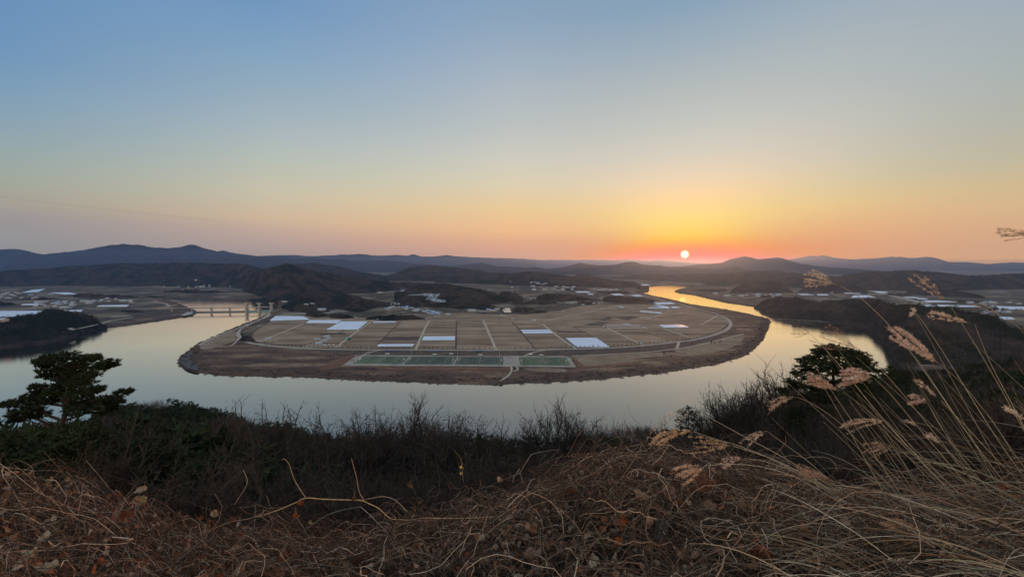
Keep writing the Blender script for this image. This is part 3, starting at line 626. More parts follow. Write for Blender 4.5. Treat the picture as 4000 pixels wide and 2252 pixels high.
def near_z(az, r):
    az = np.asarray(az, float); r = np.asarray(r, float); sh = np.broadcast(az, r).shape
    a = np.broadcast_to(az, sh).ravel(); rr = np.broadcast_to(r, sh).ravel()
    f = np.interp(a, n_az, np.arange(len(n_az))); i = np.clip(f.astype(int), 0, len(n_az) - 2); w = f - i
    kr = np.log(KR[i] * (1 - w)[:, None] + KR[i + 1] * w[:, None]); kz = KZ[i] * (1 - w)[:, None] + KZ[i + 1] * w[:, None]
    l = np.log(np.maximum(rr, 0.26)); j = np.clip((kr < l[:, None]).sum(1) - 1, 0, kr.shape[1] - 2); ii = np.arange(len(l))
    t = np.clip((l - kr[ii, j]) / (kr[ii, j + 1] - kr[ii, j]), 0, 1)
    z = kz[ii, j] * (1 - t) + kz[ii, j + 1] * t
    x, y = rr * np.sin(a), rr * np.cos(a)
    amp = np.clip(rr * 0.02, 0, 3.0); z = z + amp * (fbm(x / (rr * 0.25 + 1), y / (rr * 0.25 + 1), 41, 3) - 0.5)*0.8
    z = z + 0.30 * (fbm(x * 1.1, y * 1.1, 42, 3) - 0.5) * (rr < 8) * np.clip(rr - .6, 0, 1)
    return (z + H).reshape(sh)
naz = np.radians(np.concatenate([np.arange(-180, -62, 3.0), np.arange(-62, 62, 0.4), np.arange(62, 180, 3.0)]))
nr_ = np.concatenate([np.geomspace(0.25, 8, 60), np.geomspace(8.5, 560, 90)])
hillside, hV, hQ = grid_mesh('hillside', naz, nr_, lambda x, y, A, R_: near_z(A, R_), None, closed=True)
tag(hillside, kind='structure')
M['soil'] = noise_mat('leaf_littered_soil', [(0.38, (0.020, 0.017, 0.015)), (0.6, (0.045, 0.034, 0.027)), (0.75, (0.06, 0.045, 0.033))], 0.9, 0.95, 6, spec=0.03, bump=0.05, bump_scale=8)
hillside.data.materials.append(M['soil'])
#@@OBJECTS
# ------------------------------------------------------------------ fields, tracks and roads on the plain
def smooth_px(pts, n=5):
    P = np.array(pts, float)
    if len(P) < 3 or n < 2: return P
    Q = np.vstack([2 * P[0] - P[1], P, 2 * P[-1] - P[-2]]); o = []
    for i in range(1, len(Q) - 2):
        for t in np.linspace(0, 1, n, endpoint=False):
            a, b, c_, d = Q[i - 1], Q[i], Q[i + 1], Q[i + 2]
            o.append(0.5 * ((2 * b) + (-a + c_) * t + (2 * a - 5 * b + 4 * c_ - d) * t * t + (-a + 3 * b - 3 * c_ + d) * t ** 3))
    o.append(P[-1]); return np.array(o)
def strip(name, pts, w, mat, z=4.2, sm=1, kind='structure', parent=None):
    P = smooth_px(pts, sm) if sm > 1 else np.array(pts, float)
    g_ = np.array([G(x, y, z) for x, y in P]); T = np.gradient(g_, axis=0); T[:, 2] = 0
    T /= np.linalg.norm(T, axis=1, keepdims=True) + 1e-9; N = np.stack([-T[:, 1], T[:, 0], 0 * T[:, 0]], -1) * w / 2
    n = len(g_); V = np.vstack([g_ - N, g_ + N]); Q = np.array([(i, i + 1, n + i + 1, n + i) for i in range(n - 1)])
    o = mesh_np(name, V, Q, mat, parent=parent)
    if kind: tag(o, kind=kind)
    return o
def sheet(name, pts, mat, z=4.1, kind='structure', parent=None, sm=1):
    P = smooth_px(list(pts) + [pts[0]], sm)[:-1] if sm > 1 else pts
    me = bpy.data.meshes.new(name); V = [tuple(G(x, y, z)) for x, y in P]
    me.from_pydata(V, [], [list(range(len(V)))]); me.update()
    b = bmesh.new(); b.from_mesh(me); bmesh.ops.triangulate(b, faces=b.faces[:]); b.normal_update()
    for f in b.faces:
        if f.normal.z < 0: f.normal_flip()
    b.to_mesh(me); b.free()
    o = bpy.data.objects.new(name, me); me.materials.append(mat); col.objects.link(o)
    if parent: o.parent = parent
    if kind: tag(o, kind=kind)
    return o
RING = [(1056,1226),(1040,1238),(1008,1250),(970,1268),(945,1283),(932,1297),(932,1310),(945,1324),(965,1334),(990,1341),(1050,1349),(1100,1354),(1160,1358),(1250,1362),(1350,1364),(1500,1365),(1700,1366),(1900,1367),(2050,1366),(2200,1363),(2350,1359),(2450,1354),(2550,1345),(2650,1334),(2700,1328),(2750,1318),(2790,1307),(2830,1292),(2848,1278),(2855,1265),(2848,1250),(2830,1238),(2805,1228),(2780,1220),(2740,1210),(2700,1199),(2650,1185),(2600,1175),(2550,1162),(2500,1150),(2460,1140)]
FIELD = [(985,1330),(990,1300),(1010,1285),(1050,1258),(1080,1236),(1180,1232),(1300,1240),(1420,1240),(1500,1252),(1590,1250),(1650,1240),(1720,1232),(1800,1222),(1920,1226),(2050,1228),(2120,1222),(2200,1210),(2260,1196),(2330,1190),(2420,1188),(2560,1188),(2660,1192),(2740,1214),(2780,1225),(2825,1240),(2843,1252),(2849,1265),(2843,1277),(2825,1290),(2785,1305),(2745,1315),(2650,1331),(2550,1342),(2450,1351),(2200,1359),(1900,1363),(1500,1361),(1250,1358),(1100,1350),(1050,1345)]
sheet('farmland', FIELD, M['field'], 4.10)
M['scrub'] = noise_mat('levee_scrub', [(0.35, (0.062, 0.05, 0.047)), (0.65, (0.10, 0.078, 0.068))], 0.05, 0.95, 5, spec=0.03, extra=(0.3, 0.25))
M['tan'] = noise_mat('dry_grass_flat', [(0.35, (0.16, 0.118, 0.088)), (0.65, (0.235, 0.18, 0.135))], 0.03, 0.95, 5, spec=0.03, extra=(0.25, 0.2))
M['rust'] = noise_mat('rusty_reed_flat', [(0.35, (0.10, 0.058, 0.045)), (0.65, (0.17, 0.095, 0.07))], 0.03, 0.95, 5, spec=0.03, stretch=(1, 2.5, 1), extra=(0.25, 0.25))
M['stone'] = plain('riprap_stone', (0.065, 0.07, 0.08), 0.9, 0.1, var=0.4, vscale=0.25)
sheet('levee_slope', [(1250,1364),(1500,1367),(1900,1369),(2200,1365),(2450,1356),(2650,1336),(2775,1312),(2850,1292),(2868,1276),(2880,1290),(2780,1330),(2700,1348),(2640,1358),(2580,1366),(2450,1374),(2330,1381),(2230,1387),(1500,1384),(1400,1383),(1250,1376)], M['scrub'], 4.10)
sheet('dry_grass', [(2245,1393),(2330,1388),(2450,1382),(2560,1375),(2620,1376),(2640,1382),(2560,1392),(2480,1400),(2420,1412),(2370,1424),(2300,1430),(2262,1434)], M['tan'], 4.10, sm=3)
sheet('dry_grass', [(2645,1362),(2700,1354),(2776,1337),(2850,1318),(2900,1305),(2910,1312),(2895,1332),(2860,1355),(2800,1373),(2745,1384),(2690,1385),(2640,1372)], M['tan'], 4.12, sm=3)
sheet('dry_grass', [(785,1340),(840,1316),(905,1292),(925,1300),(915,1330),(890,1340),(862,1352),(800,1364),(780,1358)], M['tan'], 4.10, sm=3)
sheet('reed_flat', [(1480,1432),(1600,1431),(1900,1434),(1990,1434),(1985,1446),(1800,1447),(1600,1444),(1470,1440)], M['rust'], 4.10, sm=3)
sheet('reed_flat', [(1330,1430),(1400,1388),(1370,1386),(1290,1412),(1250,1445),(1290,1440)], M['rust'], 4.10, sm=2)
sheet('reed_flat', [(2240,1400),(2262,1434),(2300,1438),(2450,1425),(2520,1412),(2440,1416),(2290,1430),(2250,1396)], M['rust'], 4.14, sm=2)
sheet('dry_grass', [(2040,1438),(2120,1436),(2200,1440),(2210,1450),(2150,1452),(2080,1446)], M['tan'], 4.12, sm=3)
sheet('riprap_bank', [(702,1408),(716,1392),(737,1377),(752,1370),(748,1385),(742,1400),(756,1418),(778,1436),(772,1445),(748,1441),(720,1429)], M['stone'], 4.12, sm=2)
strip('riverside_path', [(1052,1222),(1035,1237),(1000,1251),(960,1268),(900,1292),(850,1310),(800,1334),(778,1347)], 7.0, M['road'], 4.2, 3)
strip('road', RING, 9.0, M['road'], 4.25, 4)
for pts, w in (([(1416,1386),(1440,1377),(1475,1368),(1500,1365)],5),([(2048,1389),(2080,1376),(2110,1369),(2130,1367)],5),
               ([(2235,1390),(2300,1387),(2388,1382),(2450,1379),(2505,1375),(2580,1369),(2637,1362),(2700,1352),(2776,1335),(2854,1315),(2905,1303)],4.5),
               ([(2652,1334),(2648,1348),(2644,1361)],6),([(1997,1431),(1998,1448),(1985,1466),(1967,1478),(1953,1488)],4),([(2018,1431),(2023,1440),(2014,1447),(1998,1449)],3.5),
               ([(932,1322),(920,1335),(905,1348),(880,1353),(850,1352)],4),([(860,1262),(900,1255),(930,1262)],1.0)):
    if w > 1: strip('path', pts, w, M['track'], 4.3, 3)
# farm tracks and ditches
TR = [([(1187,1262),(1116,1292),(1050,1318),(1012,1334)],6),([(1480,1232),(1440,1262),(1400,1290),(1370,1312),(1340,1334),(1314,1357)],6),([(1677,1250),(1655,1292),(1624,1364)],6.5),
      ([(1887,1250),(1910,1300),(1938,1366)],6.5),([(2119,1264),(2163,1300),(2210,1335),(2252,1362)],6.5),([(2355,1273),(2420,1303),(2510,1347)],6),([(2562,1270),(2620,1292),(2708,1322)],6),
      ([(2803,1230),(2770,1250),(2742,1265),(2722,1266)],5),([(2624,1212),(2580,1228),(2545,1242),(2525,1246)],5),([(2122,1255),(2180,1241),(2280,1222),(2360,1205),(2405,1194)],6),
      ([(1952,1250),(2015,1256),(2095,1262),(2118,1266)],4),([(2118,1266),(2200,1270),(2360,1273),(2560,1271),(2730,1266)],3.5),([(2700,1316),(2730,1314)],5),
      ([(1680,1251),(1790,1252),(1890,1249),(1960,1251)],4),([(2180,1245),(2280,1255),(2380,1268),(2480,1271)],3.5),([(1240,1190),(1265,1186),(1298,1188),(1300,1204),(1320,1210),(1345,1211)],4),
      ([(1060,1220),(1090,1208),(1120,1200),(1150,1195),(1190,1192)],4),([(1955,1226),(1975,1236),(2010,1240)],6),([(2000,1243),(2035,1241),(2060,1236)],5),([(1548,1153),(1568,1156),(1556,1168),(1552,1178),(1566,1190)],5),([(1720,1202),(1760,1206),(1790,1212)],4),([(1570,1184),(1600,1200),(1650,1214),(1690,1228),(1720,1238)],4),([(2060,1160),(2080,1170),(2110,1180)],4)]
for pts, w in TR: strip('farm_track', pts, w, M['track'], 4.22, 2)
DT = [([(985,1292),(1130,1292),(1276,1291)],2.5),([(1400,1289),(1500,1290),(1655,1290),(1905,1289),(2030,1288)],3),([(1565,1255),(1530,1290),(1500,1320),(1475,1344)],4),([(1783,1253),(1782,1300),(1781,1364)],4),
      ([(2000,1256),(2030,1288),(2060,1325),(2095,1364)],4),([(1345,1290),(1250,1325),(1170,1354)],4),([(2240,1276),(2290,1300),(2345,1330),(2370,1345)],3),([(2510,1292),(2560,1310),(2610,1330)],3),
      ([(985,1295),(1050,1258),(1080,1236)],4),([(2240,1241),(2320,1246),(2420,1250),(2520,1246)],3),([(2690,1206),(2760,1216),(2800,1226)],4),([(2700,1270),(2790,1276),(2848,1277)],3),([(2360,1222),(2430,1232),(2500,1236)],3),
      ([(2080,1300),(2170,1300),(2290,1298)],3),([(2330,1205),(2420,1210),(2490,1222),(2560,1230),(2640,1234)],3),([(2390,1190),(2480,1200),(2600,1208)],3),([(2560,1290),(2640,1292),(2760,1293)],3)]
for pts, w in DT: strip('ditch', pts, w, M['ditch'], 4.18, 2)
for q in ([(1500,1314),(1655,1314),(1648,1328),(1490,1327)],[(2170,1293),(2280,1293),(2295,1298),(2178,1298)],[(1250,1302),(1340,1298),(1360,1306),(1245,1308)],[(2340,1248),(2380,1236),(2400,1240),(2360,1252)],[(2395,1240),(2460,1234),(2500,1238),(2450,1250)],[(2280,1268),(2330,1256),(2380,1258),(2350,1272)]):
    sheet('ploughed_plot', q, M['ditch'] if q[0][0] in (2170,) else M['scrub'], 4.16)
for pts in ([(240,1296),(290,1286),(360,1271),(410,1258),(440,1250),(520,1238)],[(560,1208),(640,1200),(690,1190)],[(3380,1128),(3430,1142),(3500,1158),(3560,1172),(3620,1185)],[(2900,1165),(2990,1155),(3100,1157)],[(600,1178),(640,1184),(660,1195),(620,1207)]):
    strip('road', pts, 9 if pts[0][0] != 3380 else 34, M['track'] if pts[0][0] != 3380 else M['road'], 4.4 if pts[0][0] != 240 else 14, 3)

# ------------------------------------------------------------------ sports ground
sheet('gravel_apron', [(1338,1426),(1390,1390),(1415,1385),(1500,1386),(1750,1389),(1965,1391),(2050,1389),(2200,1389),(2228,1396),(2250,1433),(1750,1429),(1500,1428)], M['apron'], 4.16)
PITCH_Q = [([(1420,1390),(1600,1391),(1571,1421),(1376,1420)],'turf','pale green striped football pitch at the left end of the row'),
           ([(1608,1391),(1786,1392),(1769,1423),(1577,1422)],'turf_dark','dull grey-green football pitch second from the left end of the row'),
           ([(1793,1392),(1966,1393),(1966,1424),(1775,1423)],'turf_dark','dull grey-green football pitch beside the gravel square on its left'),
           ([(2025,1394),(2212,1394),(2229,1427),(2033,1426)],'turf','bright green football pitch alone right of the gravel square')]
def bil(c4, u, v): return (1 - u) * (1 - v) * c4[3] + u * (1 - v) * c4[2] + u * v * c4[1] + (1 - u) * v * c4[0]
def goal_parts(t):
    m = MB(); m.bar((-3.6, 0, 0), (-3.6, 0, 2.4), .25); m.bar((3.6, 0, 0), (3.6, 0, 2.4), .25); m.bar((-3.7, 0, 2.45), (3.7, 0, 2.45), .25); m.build('goal_frame', M['white'], t)
    m = MB(); m.bar((-3.6, 0.05, 2.3), (-3.6, 1.6, .1), .08); m.bar((3.6, 0.05, 2.3), (3.6, 1.6, .1), .08)
    for i in range(9): m.bar((-3.2 + i * .8, .1, 2.3), (-3.2 + i * .8, 1.6, .1), .05)
    m.build('net', M['white'], t)
goal0 = None
ordn = ['leftmost', 'second', 'third', 'rightmost']
for i, (q, mt, lb) in enumerate(PITCH_Q):
    c4 = [G(x, y, 4.24) for x, y in q]
    t = empty('football_pitch', sum(c4) / 4, lb, 'football pitch', 'football pitches in a row')
    o = sheet('turf', q, M[mt], 4.24, None); o.parent = t; o.matrix_parent_inverse = Matrix.Translation(-t.location)
    m = MB()
    def ln(a, b, w=0.16):
        p0, p1 = bil(c4, *a), bil(c4, *b); d = p1 - p0; d /= np.linalg.norm(d); n_ = np.array([-d[1], d[0], 0]) * w / 2
        m.add([p0 - n_ + [0, 0, .05], p1 - n_ + [0, 0, .05], p1 + n_ + [0, 0, .05], p0 + n_ + [0, 0, .05]], [(0, 1, 2, 3)])
    L = .05; R = .95
    for a, b in (((L, .06), (R, .06)), ((L, .94), (R, .94)), ((L, .06), (L, .94)), ((R, .06), (R, .94)), ((.5, .06), (.5, .94)), ((L, .25), (.2, .25)), ((L, .75), (.2, .75)), ((.2, .25), (.2, .75)), ((R, .25), (.8, .25)), ((R, .75), (.8, .75)), ((.8, .25), (.8, .75))): ln(a, b)
    for k in range(16):
        a0, a1 = 2 * math.pi * k / 16, 2 * math.pi * (k + 1) / 16; ln((.5 + .08 * math.cos(a0), .5 + .14 * math.sin(a0)), (.5 + .08 * math.cos(a1), .5 + .14 * math.sin(a1)))
    o = m.build('line_markings', M['white'], t); o.matrix_parent_inverse = Matrix.Translation(-t.location)
    m = MB()   # low perimeter fence
    for (a, b) in (((0, 0), (1, 0)), ((1, 0), (1, 1)), ((1, 1), (0, 1)), ((0, 1), (0, 0))):
        p0, p1 = bil(c4, *a), bil(c4, *b)
        m.bar(p0 + [0, 0, 1.1], p1 + [0, 0, 1.1], .12); n_ = 24
        for k in range(n_): pk = p0 + (p1 - p0) * k / n_; m.bar(pk, pk + [0, 0, 1.15], .1)
    f = m.build('pitch_fence', M['metal']); tag(f, ['low grey rail fence round the leftmost football pitch', 'low grey rail fence round the second football pitch', 'low grey rail fence round the third football pitch', 'low grey rail fence round the rightmost football pitch'][i], 'fence', 'rail fences round the football pitches')
    for u, side in ((.045, 'left'), (.955, 'right')):
        p = bil(c4, u, .5); rz = math.pi / 2 if side == 'left' else -math.pi / 2
        lab = 'white goal at the %s end of the %s football pitch' % (side, ordn[i])
        if goal0 is None:
            goal0 = empty('football_goal', p, lab, 'goal', 'goals on the football pitches', rz); goal_parts(goal0)
        else: copy_tree(goal0, p, rz, label=lab)
# team shelters and floodlight poles
sh0 = None
for x, y, lb in ((1513,1386,'small white-roofed shelter behind the leftmost pitch'),(1698,1388,'small white-roofed shelter behind the middle of the second pitch'),(1763,1386,'open white-roofed stand beside the corner of the second pitch'),(1876,1390,'small white-roofed shelter behind the third pitch'),(2073,1388,'open stand behind the left part of the rightmost pitch'),(2114,1391,'small white-roofed shelter behind the middle of the rightmost pitch')):
    p = G(x, y)
    if sh0 is None:
        sh0 = empty('team_shelter', p, lb, 'shelter', 'shelters behind the football pitches')
        m = MB(); m.box((0, 0, 3.2), (8.5, 3.4, .3)); m.build('roof', M['white'], sh0)
        m = MB(); m.box((0, 1.4, 1.6), (8, .2, 2.9)); m.build('back_wall', M['green_film'], sh0)
        m = MB(); m.box((0, .6, .45), (7, .6, .15)); m.box((-3, .6, .2), (.2, .4, .4)); m.box((3, .6, .2), (.2, .4, .4)); m.build('bench', M['metal'], sh0)
        for sx in (-3.8, 3.8): m = MB(); m.bar((sx, -1.4, 0), (sx, -1.4, 3.1), .2); m.build('post', M['metal'], sh0)
    else: copy_tree(sh0, p, 0, label=lb)
fl0 = None
for x, y, lb in ((1391,1423,'tall floodlight pole at the front left corner of the leftmost pitch'),(1570,1425,'tall floodlight pole in front between the first two pitches'),(1768,1427,'tall floodlight pole in front between second and third pitches'),(1950,1428,'tall floodlight pole in front near the end of the third pitch'),(1442,1386,'tall floodlight pole behind the leftmost pitch'),(1608,1388,'tall floodlight pole behind the gap of the first two pitches'),(1787,1389,'tall floodlight pole behind the second and third pitches'),(1951,1390,'tall floodlight pole behind the end of the third pitch')):
    p = G(x, y)
    if fl0 is None:
        fl0 = empty('floodlight_pole', p, lb, 'floodlight', 'floodlight poles at the sports ground')
        m = MB(); m.cyl((0, 0, 0), .28, .16, 17, 8); m.build('pole', M['metal'], fl0)
        m = MB(); m.box((0, 0, 17.2), (3, .3, .9)); m.build('lamp_head', M['metal'], fl0)
    else: copy_tree(fl0, p, 0, label=lb)
for k, x in enumerate((1515,1548,1690,1722,1866,1890)):
    p = G(x, 1370.5 if x < 1600 else 1372)
    m = MB()
    for s_ in range(4): m.box((0, -s_ * .9, .9 + (3 - s_) * .45), (17, .8, .18))
    for sx in (-8, 0, 8): m.bar((sx, 0, 0), (sx, 0, 2.2), .2)
    t = m.build('bench_stand', M['bluepaint']); t.location = p
    tag(t, 'blue tiered bench row on the levee slope, %s of six from the left' % ['first', 'second', 'third', 'fourth', 'fifth', 'sixth'][k], 'bench', 'blue bench rows on the levee slope')

# ------------------------------------------------------------------ greenhouses
def greenhouse(q, label, z=5.5, spans=None, film='film', kind_name='greenhouse', arch=1.7, wallh=2.0):
    TL, TR, BR, BL = [G(x, y, z) for x, y in q]
    for a in (TL, TR, BR, BL): a[2] = 4.0
    c_ = (TL + TR + BR + BL) / 4; TL, TR, BR, BL = TL - c_, TR - c_, BR - c_, BL - c_
    depth = (np.linalg.norm(TL - BL) + np.linalg.norm(TR - BR)) / 2
    n = spans or int(max(1, min(16, round(depth / 8.0))))
    t = empty(kind_name, c_, label, 'greenhouse', 'plastic greenhouses on the farmland')
    roof, ends = MB(), (MB(), MB()); K_ = 8
    for s in range(n):
        prof = []
        for k in range(K_ + 1):
            f = (s + k / K_) / n; zz = wallh + arch * math.sin(math.pi * k / K_) ** 0.7
            prof.append((TL + (BL - TL) * f + [0, 0, zz], TR + (BR - TR) * f + [0, 0, zz]))
        V = [p for a in prof for p in a]
        roof.add(V, [(2 * k, 2 * k + 2, 2 * k + 3, 2 * k + 1) for k in range(K_)])
        for e in (0, 1):
            V = [prof[k][e] for k in range(K_ + 1)]
            T = [(0, k, k + 1) for k in range(1, K_)]; ends[e].add(V, [], T)
    wall = MB(); cs = [BL, BR, TR, TL]
    wall.add(cs + [c + [0, 0, wallh] for c in cs], [(i, (i + 1) % 4, 4 + (i + 1) % 4, 4 + i) for i in range(4)])
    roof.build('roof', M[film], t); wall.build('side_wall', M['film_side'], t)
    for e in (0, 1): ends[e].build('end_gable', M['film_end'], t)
    return t
GH = [([(1077,1235),(1184,1236),(1209,1248),(1054,1252)],'long pale blue greenhouse block at the left end of the far row',None),
 ([(1211,1251),(1335,1251),(1318,1262),(1196,1261)],'pale greenhouse block between the left end block and the widest one',None),
 ([(1334,1256),(1438,1256),(1400,1287),(1277,1287)],'widest pale lavender greenhouse block beside the slanting farm track',None),
 ([(1466,1240),(1494,1240),(1521,1247),(1472,1247)],'small wedge-shaped white greenhouse right of the slanting track',None),
 ([(1460,1256),(1548,1255),(1545,1259),(1457,1260)],'thin white tunnel in front of the wedge-shaped greenhouse',1),
 ([(1656,1314),(1778,1313),(1777,1328),(1648,1329)],'long pale blue tunnel greenhouse just right of the straight farm track',3),
 ([(1481,1345),(1618,1344),(1613,1352),(1474,1353)],'long thin greenhouse beside the levee road above the football pitches',2),
 ([(2033,1288),(2146,1287),(2149,1291),(2036,1293)],'upper pale tunnel of the pair in mid field',1),
 ([(2038,1295),(2151,1293),(2159,1301),(2044,1302)],'lower wider pale tunnel of the pair in mid field',2),
 ([(2209,1321),(2327,1320),(2380,1355),(2251,1355)],'largest bright blue-white greenhouse block at the front beside the levee road',None),
 ([(2571,1270),(2660,1269),(2690,1279),(2592,1279)],'flat white greenhouse block at the right side of the fields',None),
 ([(2505,1214),(2586,1220),(2583,1224),(2498,1217)],'long slanting white tunnel alone in the right far fields',1),
 ([(2540,1201),(2612,1200),(2618,1204),(2530,1203)],'white greenhouse strip below the wedge near the far river bank',None),
 ([(2549,1192),(2575,1192),(2612,1199),(2585,1199)],'narrow white wedge greenhouse near the far river bank',None),
 ([(2622,1198),(2640,1198),(2659,1202),(2625,1203)],'short white greenhouse beside the riverside embankment',None),
 ([(2552,1182),(2618,1181),(2638,1187),(2565,1188)],'grey-white greenhouse block in front of the dark grove by the river',None),
 ([(2464,1152),(2495,1152),(2512,1157),(2478,1157)],'far white greenhouse block close to the river bend',None),
 ([(2385,1147),(2420,1147),(2437,1152),(2400,1153)],'far white greenhouse block left of the one at the river bend',None),
 ([(2247,1138),(2299,1138),(2306,1142),(2255,1142)],'far white greenhouse block behind the long grove',None),
 ([(2293,1147),(2313,1147),(2320,1150),(2300,1150)],'tiny far white greenhouse just right of the long grove',None),
 ([(2404,1196),(2415,1196),(2438,1201),(2430,1201)],'thin white tunnel at the end of the long diagonal track',1),
 ([(2505,1110),(2525,1110),(2540,1114),(2510,1114)],'very far white greenhouse above the left tip of the glowing river',None),
 ([(-60,1216),(172,1214),(110,1236),(-60,1238)],'large bright greenhouse field behind the wooded left spur',None),
 ([(395,1193),(505,1191),(495,1197),(378,1197)],'long bright greenhouse strip on the left plain',None),
 ([(90,1188),(162,1185),(150,1191),(82,1191)],'thin bright greenhouse strip at the left village',None),
 ([(125,1132),(178,1128),(150,1140),(85,1143)],'slanting pale greenhouse group under the left dark ridge',None),
 ([(195,1142),(270,1143),(300,1148),(250,1150)],'broken pale greenhouse strip right of the slanting one on the left plain',None),
 ([(250,1212),(325,1211),(318,1216),(262,1216)],'thin dull greenhouse strip behind the wooded left spur',None),
 ([(3603,1190),(3680,1191),(3720,1196),(3615,1197)],'pale greenhouse strip behind the right hill crest, left one',None),
 ([(3690,1191),(3800,1194),(3826,1198),(3724,1198)],'pale greenhouse strip behind the right hill crest, right one',None),
 ([(3600,1174),(3660,1174),(3740,1179),(3620,1180)],'wide pale greenhouse strip on the right far plain',None),
 ([(3528,1160),(3570,1160),(3590,1164),(3540,1163)],'small far pale greenhouse on the right plain, upper one',None),
 ([(3580,1165),(3610,1165),(3625,1168),(3585,1168)],'small far pale greenhouse on the right plain, lower one',None),
 ([(3890,1196),(4010,1199),(4010,1210),(3905,1207)],'bright greenhouse field at the right edge of the plain',None),
 ([(3900,1238),(3950,1240),(3965,1246),(3920,1247)],'pale greenhouse strip near the right edge beside the dark hill',None),
 ([(3335,1154),(3390,1153),(3420,1161),(3325,1162)],'bright greenhouse block beside the broad diagonal road',None),
 ([(3190,1149),(3230,1149),(3238,1153),(3195,1153)],'far pale greenhouse strip behind the right hill, middle one',None),
 ([(3115,1148),(3150,1148),(3180,1152),(3130,1152)],'far pale greenhouse strip behind the right hill, leftmost one',None),
 ([(3240,1139),(3283,1139),(3287,1143),(3245,1143)],'far pale greenhouse strip at the foot of the small wooded hill',None),
 ([(3297,1142),(3355,1143),(3362,1147),(3300,1146)],'far pale greenhouse strip right of the small wooded hill foot',None),
 ([(3412,1137),(3460,1139),(3468,1144),(3425,1143)],'far pale greenhouse group right of the broad diagonal road',None),
 ([(1725,1096),(1768,1097),(1768,1102),(1722,1101)],'very far long white shed under the central hills',1)]
for q, lb, sp in GH: greenhouse(q, lb, spans=sp)

# long livestock barn with ribbed roof in the right fields
bc = G(2435, 1280); t = empty('cattle_barn', bc, 'long barn with ribbed grey roof and white front in the right fields', 'barn')
m = MB()
for k in range(11): m.box((-48 + k * 9.4, 4, 5.2), (8.2, 26, .35))
m.build('roof', M['roof_grey'], t)
m = MB(); m.box((0, -11, 2.6), (104, .5, 1.6)); m.build('front_screen', M['white'], t)
m = MB(); m.box((0, 15, 2.4), (102, .4, 4.6)); m.box((-51, 4, 2.4), (.4, 22, 4.6)); m.box((51, 4, 2.4), (.4, 22, 4.6)); m.build('wall', M['dark_concrete'], t)
m = MB(); m.box((16, 22, 4.5), (22, 12, 9)); m.build('annex', M['roof_pale'], t)
m = MB(); m.box((64, 4, .5), (14, 24, .8)); m.build('yard', M['concrete'], t)

# ------------------------------------------------------------------ weir with road bridge
WY = 1.0
pL, pR = G(745, 1220, 0), G(1060, 1216, 0)
def wp(px, z):  # point on the weir line above pixel column px
    f = (px - 745) / (1060 - 745.0); p = pL + (pR - pL) * f; q = p.copy(); q[2] = z; return q
t = empty('river_weir', wp(900, 0), 'long concrete weir barrage with a thin road bridge across the left arm of the river', 'weir')
inv = Matrix.Translation(-t.location)
def wb(mb, name, mat):
    o = mb.build(name, mat, t); o.matrix_parent_inverse = inv; return o
m = MB(); m.bar(wp(750, 1.2), wp(965, 1.2), 9, 6); wb(m, 'spillway', M['dark_concrete'])
m = MB(); m.bar(wp(966, 2.0), wp(1058, 2.0), 6, 8); wb(m, 'gate_leaf', plain('blue_green_steel', (0.12, 0.2, 0.24), 0.6))
m = MB(); m.bar(wp(600, 18.2), wp(1062, 18.2), 7, 2.2); wb(m, 'bridge_deck', M['dark_concrete'])
m = MB(); m.bar(wp(600, 19.9) - [0, 3.4, 0], wp(1062, 19.9) - [0, 3.4, 0], .3, 1.0); wb(m, 'railing', M['metal'])
for px in (675, 750, 825, 896):
    m = MB(); b = wp(px, 0); m.box(b + [0, 0, 8.6], (3.0, 7, 17.4)); m.box(b + [0, 0, 16.4], (7, 8, 1.4)); wb(m, 'pier', M['concrete'])
for px in (963, 1013, 1061):
    m = MB(); b = wp(px, 0); m.box(b + [0, 0, 6], (7.5, 16, 14)); m.box(b + [0, 0, 22], (6, 9, 20)); o = wb(m, 'gate_tower', M['concrete'])
    m = MB(); m.box(b + [0, 0, 32.0], (11, 12, 1.2)); m.box(b + [0, 0, 33.8], (16, 13, 2.4)); m.box(b + [0, 0, 35.4], (17, 14, .6)); o2 = m.build('machine_house', M['concrete'], o)
    o2.matrix_parent_inverse = Matrix.Identity(4)
sheet('concrete_bank', [(705,1231),(735,1216),(757,1219),(750,1226),(722,1233)], M['concrete'], 4.3)
# far gated bridge on the left arm
fa, fb = G(706, 1136, 0), G(824, 1124, 0); fa[2] += 0; 
t = empty('far_bridge', (fa + fb) / 2, 'pale distant bridge with three gate towers under the left dark ridge', 'bridge'); inv = Matrix.Translation(-t.location)
m = MB(); m.bar(fa + [0, 0, 8], fb + [0, 0, 8], 8, 3); o = m.build('bridge_deck', M['concrete'], t); o.matrix_parent_inverse = inv
for f in (.24, .76, .95):
    p = fa + (fb - fa) * f; m = MB(); m.box(p + [0, 0, 14], (7, 9, 28)); m.box(p + [0, 0, 29], (14, 12, 3)); o = m.build('gate_tower', M['concrete'], t); o.matrix_parent_inverse = inv
# low bridge at the right shore
ra, rb2 = G(3012, 1247, 0), G(3405, 1273, 0)
t = empty('low_bridge', (ra + rb2) / 2, 'long low footbridge on piers from the peninsula to the right wooded bank', 'bridge'); inv = Matrix.Translation(-t.location)
m = MB(); m.bar(ra + [0, 0, 4], rb2 + [0, 0, 4], 4, .9); o = m.build('bridge_deck', M['dark_concrete'], t); o.matrix_parent_inverse = inv
m = MB(); m.bar(ra + [0, -1.8, 5.2], rb2 + [0, -1.8, 5.2], .2, .25); o = m.build('railing', M['dark_concrete'], t); o.matrix_parent_inverse = inv
for k in range(15):
    p = ra + (rb2 - ra) * (k + .5) / 15; m = MB(); m.box(p + [0, 0, 1.2], (1.0, 3, 5)); o = m.build('pier', M['dark_concrete'], t); o.matrix_parent_inverse = inv

